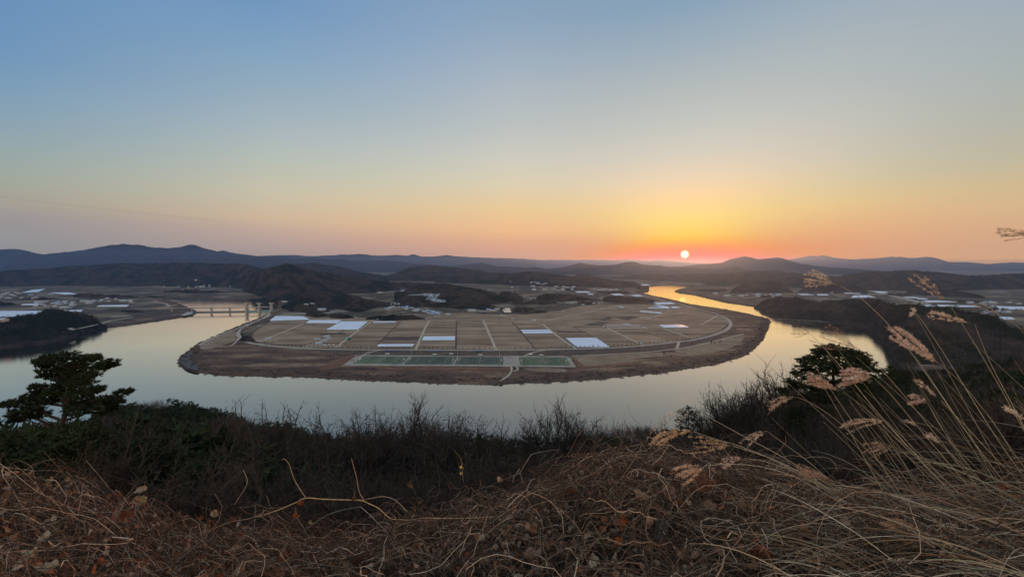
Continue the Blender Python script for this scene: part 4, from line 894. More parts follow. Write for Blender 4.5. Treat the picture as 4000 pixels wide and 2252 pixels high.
# ------------------------------------------------------------------ houses
def house(name, wmat, rmat, w=11, d=7.5, h=3.2, rh=1.9, flat=False):
    t = empty(name, (0, 0, 0))
    m = MB(); m.box((0, 0, h / 2), (w, d, h))
    if not flat:
        for s in (-1, 1): m.add([(s * w / 2, -d / 2, h), (s * w / 2, d / 2, h), (s * w / 2, 0, h + rh)], [], [(0, 1, 2)])
    m.build('wall', wmat, t)
    m = MB()
    if flat: m.box((0, 0, h + .2), (w + .8, d + .8, .4))
    else:
        o_ = .5
        for s in (-1, 1):
            a = [(-w / 2 - o_, s * (d / 2 + o_), h - .3), (w / 2 + o_, s * (d / 2 + o_), h - .3), (w / 2 + o_, 0, h + rh), (-w / 2 - o_, 0, h + rh)]
            m.hexa([(x, y, z + .05) for x, y, z in (a if s < 0 else [a[1], a[0], a[3], a[2]])] + [(x, y, z + .28) for x, y, z in (a if s < 0 else [a[1], a[0], a[3], a[2]])])
    m.build('roof', rmat, t)
    m = MB(); m.box((0, -d / 2 - .04, 1.05), (1.1, .1, 2.1)); m.build('door', M['bark'], t)
    for x in (-w * .3, w * .3): m = MB(); m.box((x, -d / 2 - .04, 1.7), (1.8, .1, 1.2)); m.build('window', M['glass'], t)
    return t
protos = [house('house', M['wall_w'], M['roof_blue']), house('house', M['wall_w'], M['roof_pale'], 12, 8), house('house', M['wall_w'], M['roof_grey'], 10, 7), house('farm_shed', M['roof_pale'], M['roof_pale'], 16, 9, 4, 1.2)]
kinds = ['blue-roofed', 'pale-roofed', 'grey-roofed', 'pale sheet-metal']
used = [False] * 4
R1 = random.Random(5)
def place_house(k, px, py, group, label, cat='house', s=1.0, rz=None):
    p = hit(px, py); rz = R1.uniform(-.5, .5) if rz is None else rz
    o = protos[k] if not used[k] else copy_tree(protos[k]); used[k] = True
    o.location = p; o.rotation_euler = (0, 0, rz); o.scale = (s, s, s); tag(o, label, cat, group); return o
V1 = []
for k in range(34):   # main village
    f = R1.random(); x = 1588 + f * 130; y = 1205 + f * 22 + R1.uniform(-6, 6); V1.append((x, y))
for k in range(13): V1.append((1522 + R1.random() * 65, 1182 + R1.random() * 22))
V1 += [(1510,1207),(1517,1212),(1526,1206),(1712,1228),(1705,1224),(1590,1198),(1575,1203)]
for x, y in V1:
    k = R1.choice([0, 0, 0, 1, 1, 2])
    place_house(k, x, y, 'houses of the village below the solar farm', kinds[k] + ' small house packed in the village at the wooded hill foot', s=R1.uniform(.8, 1.25))
place_house(3, 1258, 1212, 'large sheds', 'large pale-roofed shed at the edge of the grove left of centre', 'shed', 1.7, 0.1)
place_house(3, 1196, 1190, 'large sheds', 'white shed on the wooded slope left of the winding track', 'shed', 1.0, 0)
place_house(3, 1220, 1187, 'large sheds', 'white shed at the top bend of the winding track', 'shed', 1.0, 0)
place_house(3, 1112, 1180, 'large sheds', 'white shed on the dark slope near the weir towers', 'shed', 1.4, 0.1)
place_house(3, 1096, 1143, 'large sheds', 'white shed high on the hump hillside', 'shed', 1.3, 0) if False else None
place_house(3, 1095 + 390, 1144, 'large sheds', 'white shed in the clearing behind the low wooded hill', 'shed', 1.6, 0)
place_house(3, 1843, 1216, 'large sheds', 'cream two-storey farm building at the far field edge', 'shed', 1.8, 0)
for x, y, lb in ((1908,1212,'small blue-roofed farmhouse left of the second solar patch'),(1925,1216,'wide pale farmhouse beside the second solar patch'),(1942,1210,'tall pale farmhouse next to the second solar patch'),(1752,1232,'long low grey shed at the right end of the village')):
    place_house(1 if x != 1908 else 0, x, y, 'farm buildings by the field edge', lb, s=1.5)
for x, y, lb in ((2320,1186,'pale shed right of the long grove'),(2250,1184,'blue-grey farmhouse under the long grove'),(2277,1192,'small blue-roofed farmhouse below the long grove'),(2338,1187,'long white shed beside the red scrub'),(2235,1185,'white house at the left of the farm cluster'),(2200,1220,'small white shed at the tip of the scrub tongue'),(2085,1255,'grey twin shed beside the far track'),(2003,1247,'low long shed where two tracks meet'),(2547,1241,'small cream hut on the short track in the right fields'),(2505,1344,'small white hut where the right track meets the levee road')):
    place_house(R1.choice([1, 2]), x, y, 'farm buildings by the field edge', lb, s=1.1 if y < 1300 else .7)
# compound by the levee road
for x, y, s, rz, k, lb in ((1240,1327,.8,.1,3,'small white shed at the left of the farmyard by the levee road'),(1276,1317,.95,.5,3,'tall greenish-roofed shed at the back of the farmyard'),(1284,1323,.7,.4,3,'low blue-grey shed beside the tall one in the farmyard'),(1265,1334,.9,.4,3,'flat white-roofed shed in the middle of the farmyard'),(1246,1344,.95,.4,3,'flat white-roofed shed at the front of the farmyard'),(1270,1351,.8,0,1,'long blue-white house at the front edge of the farmyard'),(1222,1340,.35,.2,1,'tiny white hut left of the farmyard'),(1052,1325,.9,0,3,'white tunnel shed at the start of the left farm track'),(1010,1333,.5,.2,1,'tiny white hut beside the ring road curve')):
    place_house(k, x, y, 'farmyard buildings by the levee road', lb, 'shed', s, rz)
# little tanks / cars in the yard
gt = empty('green_tunnel_shed', G(1359, 1325), 'green barrel-roofed shed beside the slanting farm track', 'shed', rz=-.75)
m = MB(); n = 12; V = []
for x in (-7.5, 7.5):
    for k in range(n + 1): a = math.pi * k / n; V.append((x, 4.2 * math.cos(a), 5.2 * math.sin(a)))
m.add(V, [(k, k + 1, n + 2 + k, n + 1 + k) for k in range(n)]); m.build('roof', M['green_film'], gt)
m = MB(); V2 = [(-7.4, 4.1 * math.cos(math.pi * k / n), 5.1 * math.sin(math.pi * k / n)) for k in range(n + 1)]; m.add(V2, [], [(0, k, k + 1) for k in range(1, n)]); m.build('end_wall', M['dark_concrete'], gt)
car0 = None
for k, (x, y, lb) in enumerate(((1287,1346,'white car parked left in the farmyard'),(1294,1346,'dark car parked in the middle of the farmyard'),(1302,1346,'white car parked right in the farmyard'))):
    mats = M['white'] if k != 1 else M['dark_concrete']
    t = empty('parked_car', G(x, y), lb, 'car', 'cars in the farmyard')
    m = MB(); m.box((0, 0, .65), (4.4, 1.8, .7)); m.hexa([(-1.5, -.85, 1.0), (1.3, -.85, 1.0), (1.3, .85, 1.0), (-1.5, .85, 1.0), (-1.1, -.7, 1.55), (.8, -.7, 1.55), (.8, .7, 1.55), (-1.1, .7, 1.55)]); m.build('body', mats, t)
    for sx in (-1.4, 1.4):
        for sy in (-.9, .9): m = MB(); m.bar((sx, sy - .1, .33), (sx, sy + .1, .33), .62, .62); m.build('wheel', M['dark_concrete'], t)
# scattered far settlements
SC_ = [('left', (140,1178), (300,1205), 26, 'small pale house scattered in the left lakeside village'), ('left2', (330,1168), (520,1190), 16, 'small pale house scattered beyond the left village'),
       ('mid', (2080,1118), (2250,1138), 20, 'small far house scattered along the plain under the central ridge'), ('mid2', (1990,1100), (2140,1112), 8, 'tiny far house on the central ridge foot'),
       ('right', (2880,1150), (3060,1160), 14, 'small far house on the glowing river far bank'), ('right2', (3780,1180), (4000,1230), 18, 'small pale house scattered on the right edge plain'),
       ('mid3', (2300,1128), (2420,1136), 8, 'far pale house between the plain and the river bend'), ('ridge', (640,1115), (900,1122), 10, 'tiny pale building along the foot of the left dark ridge'), ('left3', (0, 1140), (220, 1172), 16, 'small dim building on the left plain below the ridge')]
for nm, (x0, y0), (x1, y1), n, lb in SC_:
    for k in range(n):
        kk = R1.choice([1, 1, 3, 0]); f = R1.random()
        place_house(kk, x0 + f * (x1 - x0), y0 + R1.random() * (y1 - y0), 'far houses ' + nm, lb, s=R1.uniform(.8, 1.6) * (1.5 if y0 < 1140 else 1.2))
wh = place_house(1, 275, 1289, 'lone huts', 'small white house at the end of the wooded left spur', s=1.2)
place_house(1, 4, 1256, 'lone huts', 'pale house at the left edge behind the wooded spur', s=1.8)
place_house(1, 2795, 1149, 'lone huts', 'pale two-storey house on the inner bank of the glowing bend', s=2.0)
place_house(3, 2840, 1158, 'lone huts', 'long pale shed on the inner bank of the glowing bend', s=2.2)
place_house(3, 2290, 1103, 'lone huts', 'far white hall under the central ridge', s=2.5) if False else None
wt = empty('water_tower', hit(2000, 1142), 'thin tower with white saucer top rising above the grove', 'tower')
m = MB(); m.cyl((0, 0, 0), 1.2, .9, 26, 8); m.build('shaft', M['concrete'], wt); m = MB(); m.cyl((0, 0, 26), 4, 6, 3, 12); m.build('tank', M['white'], wt)
pv = empty('hilltop_pavilion', hit(765, 1084), 'tiny pale pavilion on the face of the left dark ridge', 'pavilion'); pv.scale = (1.6, 1.6, 1.6); pv.location.z = 60; pv.location = G(765, 1095, 60)
m = MB(); m.box((0, 0, 2), (6, 6, 4)); m.build('wall', M['white'], pv); m = MB(); m.hexa([(-4.5, -4.5, 4), (4.5, -4.5, 4), (4.5, 4.5, 4), (-4.5, 4.5, 4), (-.5, -.5, 7), (.5, -.5, 7), (.5, .5, 7), (-.5, .5, 7)]); m.build('roof', M['roof_pale'], pv)

# ------------------------------------------------------------------ solar arrays
SOL = []
for k in range(12): x = 1596 + k * 5.6; SOL.append(((x + 1.5, 1153.2 - k * .28 - .9 - k * .18), (x - .5 - k * .15, 1154 + k * .05), 'a'))
for k in range(6): x = 1663 + k * 5.6; SOL.append(((x, 1146.5), (x - 6, 1157), 'a'))
for k in range(7): x = 1696 + k * 0.2 + k * 5.0 - 10; SOL.append(((x, 1148), (x - 20 - (k < 2) * 2, 1173 - (k < 2) * 2), 'b'))
for k in range(9): x = 1694 + k * 5.6; SOL.append(((x, 1166 + k * 0.8), (x - 8 + k * .9, 1178 + k * .6 if k < 7 else 1181), 'c'))
def solar_row(a, b, w, label, group, lift=1.5):
    n = 5; P = [hit(a[0] + (b[0] - a[0]) * i / n, a[1] + (b[1] - a[1]) * i / n) + [0, 0, lift] for i in range(n + 1)]
    t = empty('solar_panel_row', P[0], label, 'solar panel', group); c0 = P[0]
    m = MB(); V = []
    for p in P: V += [p - c0 + [-w / 2, 0, -.3], p - c0 + [w / 2, 0, 1.0], p - c0 + [-w / 2, 0, -.45], p - c0 + [w / 2, 0, .85]]
    Q = [(4 * i, 4 * i + 1, 4 * i + 5, 4 * i + 4) for i in range(n)] + [(4 * i + 2, 4 * i + 6, 4 * i + 7, 4 * i + 3) for i in range(n)] + [(0, 2, 3, 1), (4 * n, 4 * n + 1, 4 * n + 3, 4 * n + 2)]
    m.add(V, Q); m.build('panel', M['solar'], t)
    m = MB()
    for p in P[::2]: m.bar(p - c0 + [0, 0, -lift - 3], p - c0 + [0, 0, 0.1], .25)
    m.build('support', M['metal'], t)
for a, b, k in SOL: solar_row(a, b, 4.2, 'pale slanting solar panel row on the clearing of the low wooded hill', 'solar panel rows on the low wooded hill')
for k, (x, y) in enumerate([(1559,1122),(1566,1123),(1573,1123),(1580,1124),(1568,1128),(1574,1128),(1580,1128),(1585,1128)]):
    solar_row((x, y - 1), (x - 1.5, y + 1), 5, 'short bright solar panel row on the small upper clearing', 'solar panel rows on the small upper clearing')
for k in range(3): x = 1567 + k * 6; solar_row((x, 1132), (x - 4, 1138), 5, 'tilted bright solar panel row at the foot of the small upper clearing', 'lower solar rows of the small upper clearing')
for k in range(7): x = 1966 + k * 4.4; solar_row((x - 2 - (k > 4), 1204 if k > 1 else 1210), (x + 7 - k * .6, 1221), 3.2, 'thin slanting solar panel row beside the pale farmhouses', 'solar panel rows beside the farmhouses')
for k in range(7): x = 2086 + k * 5; solar_row((x, 1099 + k * 1.8), (x + 4, 1101 + k * 1.8), 7, 'tiny far solar panel row on the central ridge slope', 'far solar panel rows')
#@@TREES
# ------------------------------------------------------------------ trees
def gen_bare(seed, h=1.0, leaders=4, depth=4, spread=0.42, twig=0.0022, dens=1.0, trunk_r=0.018, low=0.28):
    """bare winter tree of height ~h; returns trunk segments and branch segments"""
    r = random.Random(seed); S = []
    def rot(d, a):
        ax = Vector((r.gauss(0, 1), r.gauss(0, 1), r.gauss(0, 1))); ax = (ax - ax.dot(d) * d).normalized()
        return (d * math.cos(a) + ax * math.sin(a)).normalized()
    def grow(p, d, L, rad, lv):
        n = 4 if lv < 2 else 3
        for i in range(n):
            d = (d + Vector((r.gauss(0, .15), r.gauss(0, .15), r.gauss(0.045, .10)))).normalized()
            q = p + d * L / n; r1 = rad * (1 - .55 * (i + 1) / n)
            S.append((tuple(p), tuple(q), rad * (1 - .55 * i / n), r1, lv)); p = q
            if lv < depth and i >= (1 if lv == 0 else 0):
                for _ in range(int(r.random() < .9 * dens) + int(r.random() < .55 * dens)):
                    grow(p, rot(d, r.uniform(.45, 1.0)), L * r.uniform(.36, .6), max(twig, r1 * .6), lv + 1)
        if lv < depth: grow(p, rot(d, r.uniform(.1, .35)), L * .6, max(twig, rad * .45), lv + 1)
    p = Vector((0, 0, 0)); d = Vector((r.gauss(0, .05), r.gauss(0, .05), 1)).normalized()
    for i in range(3):
        q = p + d * low / 3; S.append((tuple(p), tuple(q), trunk_r * (1 - .08 * i), trunk_r * (1 - .08 * (i + 1)), -1)); p = q; d = (d + Vector((r.gauss(0, .06), r.gauss(0, .06), 0))).normalized()
    for k in range(leaders):
        a = spread * r.uniform(.35, 1.1); ph = 2 * math.pi * (k + r.random() * .6) / leaders
        dd = Vector((math.sin(a) * math.cos(ph), math.sin(a) * math.sin(ph), math.cos(a)))
        grow(p - d * low * .2 * r.random(), dd, (1 - low) * r.uniform(.5, .75), trunk_r * .66, 0)
    z = max(s[1][2] for s in S); k = h / z
    P0 = np.array([s[0] for s in S]) * k; P1 = np.array([s[1] for s in S]) * k
    R0 = np.array([s[2] for s in S]) * h; R1_ = np.array([s[3] for s in S]) * h; LV = np.array([s[4] for s in S])
    return P0, P1, R0, R1_, LV
def seg_mesh(P0, P1, R0, R1_, thin):
    """thick segments as 4-sided tubes, thin ones as slim blades -> V, T"""
    m = np.maximum(R0, R1_) > thin; out_V, out_T, n = [], [], 0
    if m.any():
        V, Q = tubes(np.stack([P0[m], P1[m]], 1), np.stack([R0[m], R1_[m]], 1), 4); out_V.append(V); out_T.append(q2t(Q)); n += len(V)
    if (~m).any():
        a, b = P0[~m], P1[~m]; d = b - a; d /= np.linalg.norm(d, axis=1, keepdims=True) + 1e-9
        s = np.cross(d, rng.normal(size=d.shape)); s /= np.linalg.norm(s, axis=1, keepdims=True) + 1e-9
        w0, w1 = R0[~m][:, None] * 1.15, R1_[~m][:, None] * 1.15; k = len(a)
        V = np.vstack([a - s * w0, a + s * w0, b + s * w1, b - s * w1]); i = np.arange(k)
        T = np.vstack([np.stack([i, i + k, i + 2 * k], -1), np.stack([i, i + 2 * k, i + 3 * k], -1)]) + n; out_V.append(V); out_T.append(T)
    return np.vstack(out_V), np.vstack(out_T)
def bare_proto(seed, h, **kw):
    P0, P1, R0, R1_, LV = gen_bare(seed, h, **kw)
    tr = LV <= 0
    V, T = seg_mesh(P0[tr], P1[tr], R0[tr], R1_[tr], 0.0); V2, T2 = seg_mesh(P0[~tr], P1[~tr], R0[~tr], R1_[~tr], 0.014)
    t = empty('bare_tree', (0, 0, 0))
    mesh_np('trunk', V, T, M['bark'], t); mesh_np('crown', V2, T2, M['twig'], t)
    return t
def tufts(C, size, n=9, seed=0, up=0.35):
    """needle tufts: n slim triangles fanned round each centre"""
    r = np.random.default_rng(seed); N = len(C)
    d = r.normal(size=(N, n, 3)); d[..., 2] = np.abs(d[..., 2]) * .8 + up - .3; d /= np.linalg.norm(d, axis=2, keepdims=True)
    L = size * r.uniform(.7, 1.2, (N, n, 1)); s = np.cross(d, r.normal(size=d.shape)); s /= np.linalg.norm(s, axis=2, keepdims=True)
    c_ = C[:, None, :] + r.normal(size=(N, n, 3)) * size * .15
    V = np.stack([c_ - s * L * .17, c_ + s * L * .17, c_ + d * L], 2).reshape(-1, 3)
    return V, np.arange(len(V)).reshape(-1, 3)
def limb(a, b, r0, r1, rr, sag=0.0, n=6):
    a, b = np.array(a, float), np.array(b, float); t = np.linspace(0, 1, n)[:, None]
    L = np.linalg.norm(b - a); P = a + (b - a) * t + np.array([0, 0, 1.0]) * (sag * L * np.sin(math.pi * t)) + np.cumsum(rr.normal(size=(n, 3)), 0) * L * .012 * (t > 0)
    return P, r0 + (r1 - r0) * t[:, 0]
def pine_from_pads(name, label, group, base, trunk, pads, depth, tuft=0.17, cnt=95, seed=3, tr=0.16):
    """trunk: world points; pads: (px,py,rx,ry) seen from the viewpoint, spread in depth around the trunk"""
    rr = np.random.default_rng(seed); trunk = np.array(trunk); k = depth / F
    t = empty(name, base, label, 'pine tree', group)
    n = len(trunk); V, Q = tubes(trunk[None] - base, np.linspace(tr, tr * .3, n)[None], 8); mesh_np('trunk', V, Q, M['bark'], t, smooth=True)
    LP, LR, C = [], [], []
    for px, py, rx, ry in pads:
        dd = rr.normal() * rx * k * 1.0 + rr.uniform(-1, 1) * 0.8; c_ = Wp(px, py, depth + dd)
        tz = c_[2] - np.hypot(*(c_[:2] - trunk[-1][:2])) * .22; j = int(np.argmin(np.abs(trunk[:, 2] - max(tz, trunk[n // 3][2]))))
        P, R_ = limb(trunk[j], c_, .05 + .012 * (n - j) * .5, .018, rr, sag=rr.uniform(-.06, .10)); LP.append(P); LR.append(R_)
        m = int(cnt * (rx * ry) / 1100.0 * 1.1 + 26); u = rr.normal(size=(m, 3)); u /= np.linalg.norm(u, axis=1, keepdims=True); u *= rr.random((m, 1)) ** (1 / 2.4)
        q = c_ + u * np.array([rx * k, rx * k, ry * k * 1.05]); C.append(q)
        for s in range(8):
            P, R_ = limb(c_ + (P[-2] - c_) * .3 if s else P[-2], q[rr.integers(m)], .016, .006, rr, sag=.03); LP.append(P); LR.append(R_)
    V, Q = tubes(np.array(LP) - base, np.array(LR), 4); mesh_np('branches', V, Q, M['bark'], t)
    C = np.vstack(C) - base; V, T = tufts(C, tuft, 12, seed); mesh_np('needles', V, T, M['needle'], t)
    return t
def gpt(px, py0, r):   # hillside point under pixel column at range r
    a = math.atan2(*px_dir(px, py0)[:2]); return np.array([r * math.sin(a), r * math.cos(a), float(near_z(a, r))])
def depth_of(px, r):
    d = px_dir(px, 1500); return r * F / math.hypot(d[0], d[1]) 
# left pine
r_ = 40.0; dp = depth_of(250, r_); b = gpt(235, 1700, r_)
trunk = [b] + [Wp(x, y, dp) for x, y in ((236,1800),(238,1740),(242,1690),(246,1645),(262,1590),(276,1540),(283,1490),(288,1440),(292,1405))]
pads = [(240,1398,70,20),(165,1410,30,15),(195,1405,35,15),(330,1405,45,18),(378,1397,22,11),(420,1417,36,11),(385,1438,45,14),(440,1425,20,9),(300,1438,60,22),(215,1440,55,18),(175,1425,30,14),(190,1463,35,12),(300,1475,60,20),(240,1470,50,18),(350,1468,35,12),(250,1500,45,14),(320,1500,45,14),(145,1515,26,20),(185,1525,40,18),(230,1525,50,20),(330,1530,58,20),(378,1522,26,13),(120,1548,32,12),(180,1556,60,18),(240,1560,50,16),(60,1572,56,12),(25,1580,26,10),(110,1595,60,20),(330,1568,55,20),(290,1590,40,14),(430,1558,36,12),(480,1533,28,11),(505,1528,12,7),(400,1578,46,15),(450,1575,26,10),(55,1618,30,14),(105,1625,42,16),(150,1620,40,14),(340,1600,60,18),(420,1600,46,12),(60,1640,24,8)]
pine_from_pads('pine_tree', 'broad flat-topped pine tree rising against the river at the left', None, b, trunk, pads, dp, seed=4, tr=.2, cnt=66, tuft=.21)
# right pine (double crown)
r_ = 44.0; dp = depth_of(3260, r_); b = gpt(3262, 1700, r_)
trunk = [b] + [Wp(x, y, dp) for x, y in ((3262,1700),(3260,1640),(3257,1570),(3256,1500),(3254,1440),(3252,1390),(3250,1360))]
pads = [(3235,1362,45,14),(3265,1360,40,14),(3205,1378,36,16),(3300,1378,60,18),(3350,1385,36,16),(3180,1398,36,14),(3250,1385,60,20),(3330,1408,60,20),(3380,1410,40,16),(3150,1412,36,14),(3200,1425,60,18),(3280,1420,60,20),(3390,1435,40,14),(3340,1440,46,14),(3140,1440,40,12),(3115,1460,26,9),(3190,1455,50,14),(3290,1458,50,14),(3420,1448,24,9),(3160,1485,46,13),(3225,1490,40,12),(3290,1495,36,12),(3120,1505,30,10),(3100,1512,20,8),(3180,1520,40,12),(3240,1530,34,12),(3200,1555,40,12),(3160,1545,30,10),(3250,1565,26,10),(3060,1525,32,10),(3085,1490,26,9),(3400,1475,36,11),(3360,1500,40,12),(3100,1550,30,9),(3065,1560,24,8),(3330,1530,36,11)]
pine_from_pads('pine_tree', 'tall dark round-crowned pine tree among bare trees at the right', None, b, trunk, pads, dp, seed=5, tr=.2, cnt=78, tuft=.22)
r_ = 48.0; dp = depth_of(3190, r_); b = gpt(3192, 1700, r_)
trunk = [b] + [Wp(x, y, dp) for x, y in ((3192,1690),(3190,1640),(3189,1580),(3188,1530))]
pine_from_pads('pine_tree', 'thin sparse pine tree left of and below the tall dark pine', None, b, trunk, [(3188,1535,35,12),(3160,1560,35,10),(3215,1565,30,10),(3150,1590,30,9),(3180,1605,30,9),(3220,1600,26,9)], dp, seed=6, tr=.12, cnt=70)
for px, py, rr_, lb, pd, sd_ in ((2690,1585,62,'small round pine tree standing against the river right of centre',[(2690,1597,24,12),(2668,1612,26,12),(2712,1612,26,12),(2690,1625,34,14),(2660,1640,26,12),(2722,1640,30,14),(2690,1655,40,16),(2725,1665,26,12),(2665,1668,30,14),(2695,1685,36,14)],8),
                             (3480,1428,70,'small pine top against the right shore beside the big pine',[(3480,1434,12,6),(3468,1444,20,8),(3500,1448,26,9),(3490,1460,30,10),(3460,1465,20,9)],9),
                             (3560,1440,75,'low wide pine at the right shore against the dark hillside',[(3555,1448,26,9),(3585,1455,26,9),(3535,1462,28,9),(3570,1468,36,10)],10)):
    dp = depth_of(px, rr_); b = gpt(px, 1700, rr_); top = Wp(px, py, dp)
    trunk = [b + (top - b) * f for f in np.linspace(0, 1, 7)]
    pine_from_pads('pine_tree', lb, None, b, trunk, pd, dp, seed=sd_, tr=.12, cnt=120)

for px, py, rr_, lb, pd, sd_ in ((3400,1500,58,'low dark pine right below the tall round-crowned pine',[(3400,1508,30,12),(3370,1525,36,14),(3435,1525,36,14),(3400,1545,50,16),(3350,1550,34,12),(3455,1555,36,12),(3400,1580,50,16)],15),
                             (3110,1590,52,'dark bushy pine left below the tall round-crowned pine',[(3110,1598,26,10),(3085,1615,30,12),(3140,1618,30,12),(3110,1640,44,14),(3060,1645,26,10),(3160,1650,34,12),(3115,1670,46,14)],16)):
    dp = depth_of(px, rr_); b = gpt(px, 1750, rr_); top = Wp(px, py, dp); trunk = [b + (top - b) * f for f in np.linspace(0, 1, 7)]
    pine_from_pads('pine_tree', lb, None, b, trunk, pd, dp, seed=sd_, tr=.14, cnt=90, tuft=.2)
BP = [bare_proto(sd_, 10, leaders=ld, spread=sp, low=lo_, depth=3, twig=.0017, dens=1.0, trunk_r=.027) for sd_, ld, sp, lo_ in ((11, 5, .60, .22), (12, 4, .44, .25), (13, 6, .75, .16), (14, 3, .46, .3), (15, 5, .36, .14))]
bused = [0] * len(BP)
def put_bare(v, p, h, label, group, rz, w=1.0):
    o = copy_tree(BP[v]) if bused[v] else BP[v]; bused[v] = 1
    o.location = p; o.rotation_euler = (0, 0, rz); s = h / 10.0; o.scale = (s * w, s * w, s); tag(o, label, 'bare tree', group); return o
R2 = random.Random(21)
HERO = [(1410,1585,95,0,1.0,'slender bare tree with a few dead leaves left of the wide ones'),(1530,1580,92,2,1.2,'wide fan-shaped bare tree against the river'),(1590,1562,92,0,1.1,'tallest fan-shaped bare tree left of centre'),(1655,1605,90,2,1.1,'fan-shaped bare tree right of the tallest one'),(1700,1618,90,4,1.0,'narrow bare tree at the right of the fan-shaped group'),(1740,1640,88,3,.9,'small leaning bare tree at the end of the fan-shaped group'),(1835,1638,90,2,.9,'lone forked bare tree just left of centre'),(1470,1608,96,3,.9,'thin bare tree between the slender one and the fan-shaped ones'),
        (1960,1625,80,4,.9,'small upright bare tree at the left foot of the tall centre pair'),(2072,1610,74,4,1.0,'upright bare tree left of the tall centre one'),(2140,1568,72,1,1.15,'tallest upright bare tree right of centre'),(2200,1570,72,1,1.0,'upright bare tree close to the right of the tallest one'),(2275,1600,76,4,1.1,'dense upright bare tree before the dark round grove'),(2330,1620,78,4,1.0,'small bare tree touching the dark round grove'),(2380,1640,85,3,.9,'little bare tree at the left edge of the dark knoll'),
        (2615,1625,78,3,1.0,'small bare tree left of the small round pine'),(2760,1600,72,4,1.1,'bare tree just right of the small round pine'),(2810,1560,70,1,1.2,'second bare tree right of the small round pine'),(2860,1525,68,0,1.1,'tall bare tree in the right group'),(2905,1495,66,1,1.2,'broad bare tree in the middle of the right group'),(2950,1490,66,4,1.1,'dense bare tree beside the broad one in the right group'),(2990,1470,64,0,1.1,'tall bare tree near the right end of the group'),(3030,1430,62,1,1.1,'tallest bare tree just left of the big dark pine'),(3080,1420,62,4,1.1,'bare tree half hidden by the left side of the big pine'),(2785,1620,76,4,.9,'low bare tree under the second bare one right of the small pine')]
R5 = random.Random(77)
EXTRA = []
for k in range(72):
    px = R5.choice([R5.uniform(820, 1500), R5.uniform(1500, 2450), R5.uniform(1300, 2350), R5.uniform(2740, 3140)])
    sy = float(np.interp(px, [820, 1000, 1200, 1400, 1700, 2000, 2200, 2320, 2450, 2740, 2900, 3000, 3140], [1615, 1650, 1685, 1690, 1695, 1705, 1690, 1690, 1660, 1670, 1590, 1550, 1490]))
    EXTRA.append((px, sy - R5.uniform(10, 95 if 1380 < px < 2320 or px > 2740 else 40), R5.uniform(70, 115) if px < 2700 else R5.uniform(62, 90), R5.randrange(5), R5.uniform(.85, 1.15), 'slim bare tree among the row of twiggy crowns against the river'))
for px, py, r_, v, w, lb in HERO + EXTRA:
    p = gpt(px, 1700, r_); top = H - r_ * tan_dep(px, py - 12); p[2] -= .3
    put_bare(v, p, max(3, top - p[2]), lb, 'bare trees standing against the river', R2.uniform(0, 6.28), w * (0.75 if px > 1900 else 1.1))

# individual woods close by
SILX = [-700, 0, 130, 330, 450, 600, 700, 800, 1000, 1200, 1400, 1700, 2000, 2200, 2320, 2400, 2470, 2560, 2620, 2700, 2800, 2900, 3000, 3150, 3300, 3450, 3600, 3800, 4000, 4700]
SILY = [1672, 1678, 1668, 1642, 1578, 1542, 1546, 1576, 1626, 1668, 1690, 1692, 1706, 1720, 1700, 1660, 1648, 1650, 1662, 1690, 1690, 1655, 1620, 1580, 1490, 1460, 1448, 1420, 1395, 1360]
def px_of(p):
    d = np.array(p) - [0, 0, H]; f = d[1] * CP - d[2] * SP; u = d[1] * SP + d[2] * CP
    return 2000 + F * d[0] / f, 1126 - F * u / f
pproto = []
for s in range(3):
    r3 = np.random.default_rng(50 + s); t = empty('pine_tree', (0, 0, 0)); hh = 8.0
    tk = np.array([(r3.normal() * .1 * i, r3.normal() * .1 * i, hh * i / 7) for i in range(8)]); V, Q = tubes(tk[None], np.linspace(.16, .04, 8)[None], 6); mesh_np('trunk', V, Q, M['bark'], t)
    C = []
    for k in range(20):
        z = hh * (.35 + .65 * (k + .5) / 20); R_ = (2.6 * (1 - ((z / hh - .45) / .62) ** 2) + .5) * r3.uniform(.6, 1.1); a = r3.uniform(0, 6.28) ; c_ = np.array([R_ * .62 * math.cos(a), R_ * .62 * math.sin(a), z]); m = 42
        u = r3.normal(size=(m, 3)); u /= np.linalg.norm(u, axis=1, keepdims=True); u *= r3.random((m, 1)) ** .4; C.append(c_ + u * [.95, .95, .32])
    V, T = tufts(np.vstack(C), .34, 6, 70 + s); mesh_np('needles', V, T, M['needle'], t); pproto.append(t)
pus = [0, 0, 0]
def put_pine(p, h, label, group):
    v = R2.randrange(3); o = copy_tree(pproto[v]) if pus[v] else pproto[v]; pus[v] = 1
    o.location = p; o.rotation_euler = (0, 0, R2.uniform(0, 6.28)); s = h / 8.0; o.scale = (s, s, s); tag(o, label, 'pine tree', group)
nb = npn = 0; tries = 0
while nb + npn < 280 and tries < 6000:
    tries += 1
    a = R2.uniform(-.98, .98); r_ = math.sqrt(R2.uniform(13 ** 2, 72 ** 2)); z = float(near_z(a, r_)); p = (r_ * math.sin(a), r_ * math.cos(a), z - .2)
    px, _ = px_of(p)
    if px < -250 or px > 4250: continue
    lim = np.interp(px, SILX, SILY) + R2.uniform(8, 60) + (90 if r_ < 25 else 0); top = H - r_ * tan_dep(px, lim); h = min(top - p[2], R2.uniform(6, 11))
    if h < 2.2: continue
    green = vnoise(np.array([p[0] / 14]), np.array([p[1] / 14]), 77)[0] > (.80 if px > 900 else .68)
    if green and r_ > 22:
        put_pine(p, min(h, 8.5), 'dark green pine crown deep in the bare wood on the slope below', 'pines in the near wood'); npn += 1
    else:
        v = R2.randrange(5); put_bare(v, p, h, 'bare grey-brown tree crowded in the wood on the slope below', 'bare trees crowded in the near wood', R2.uniform(0, 6.28), 1.15); nb += 1

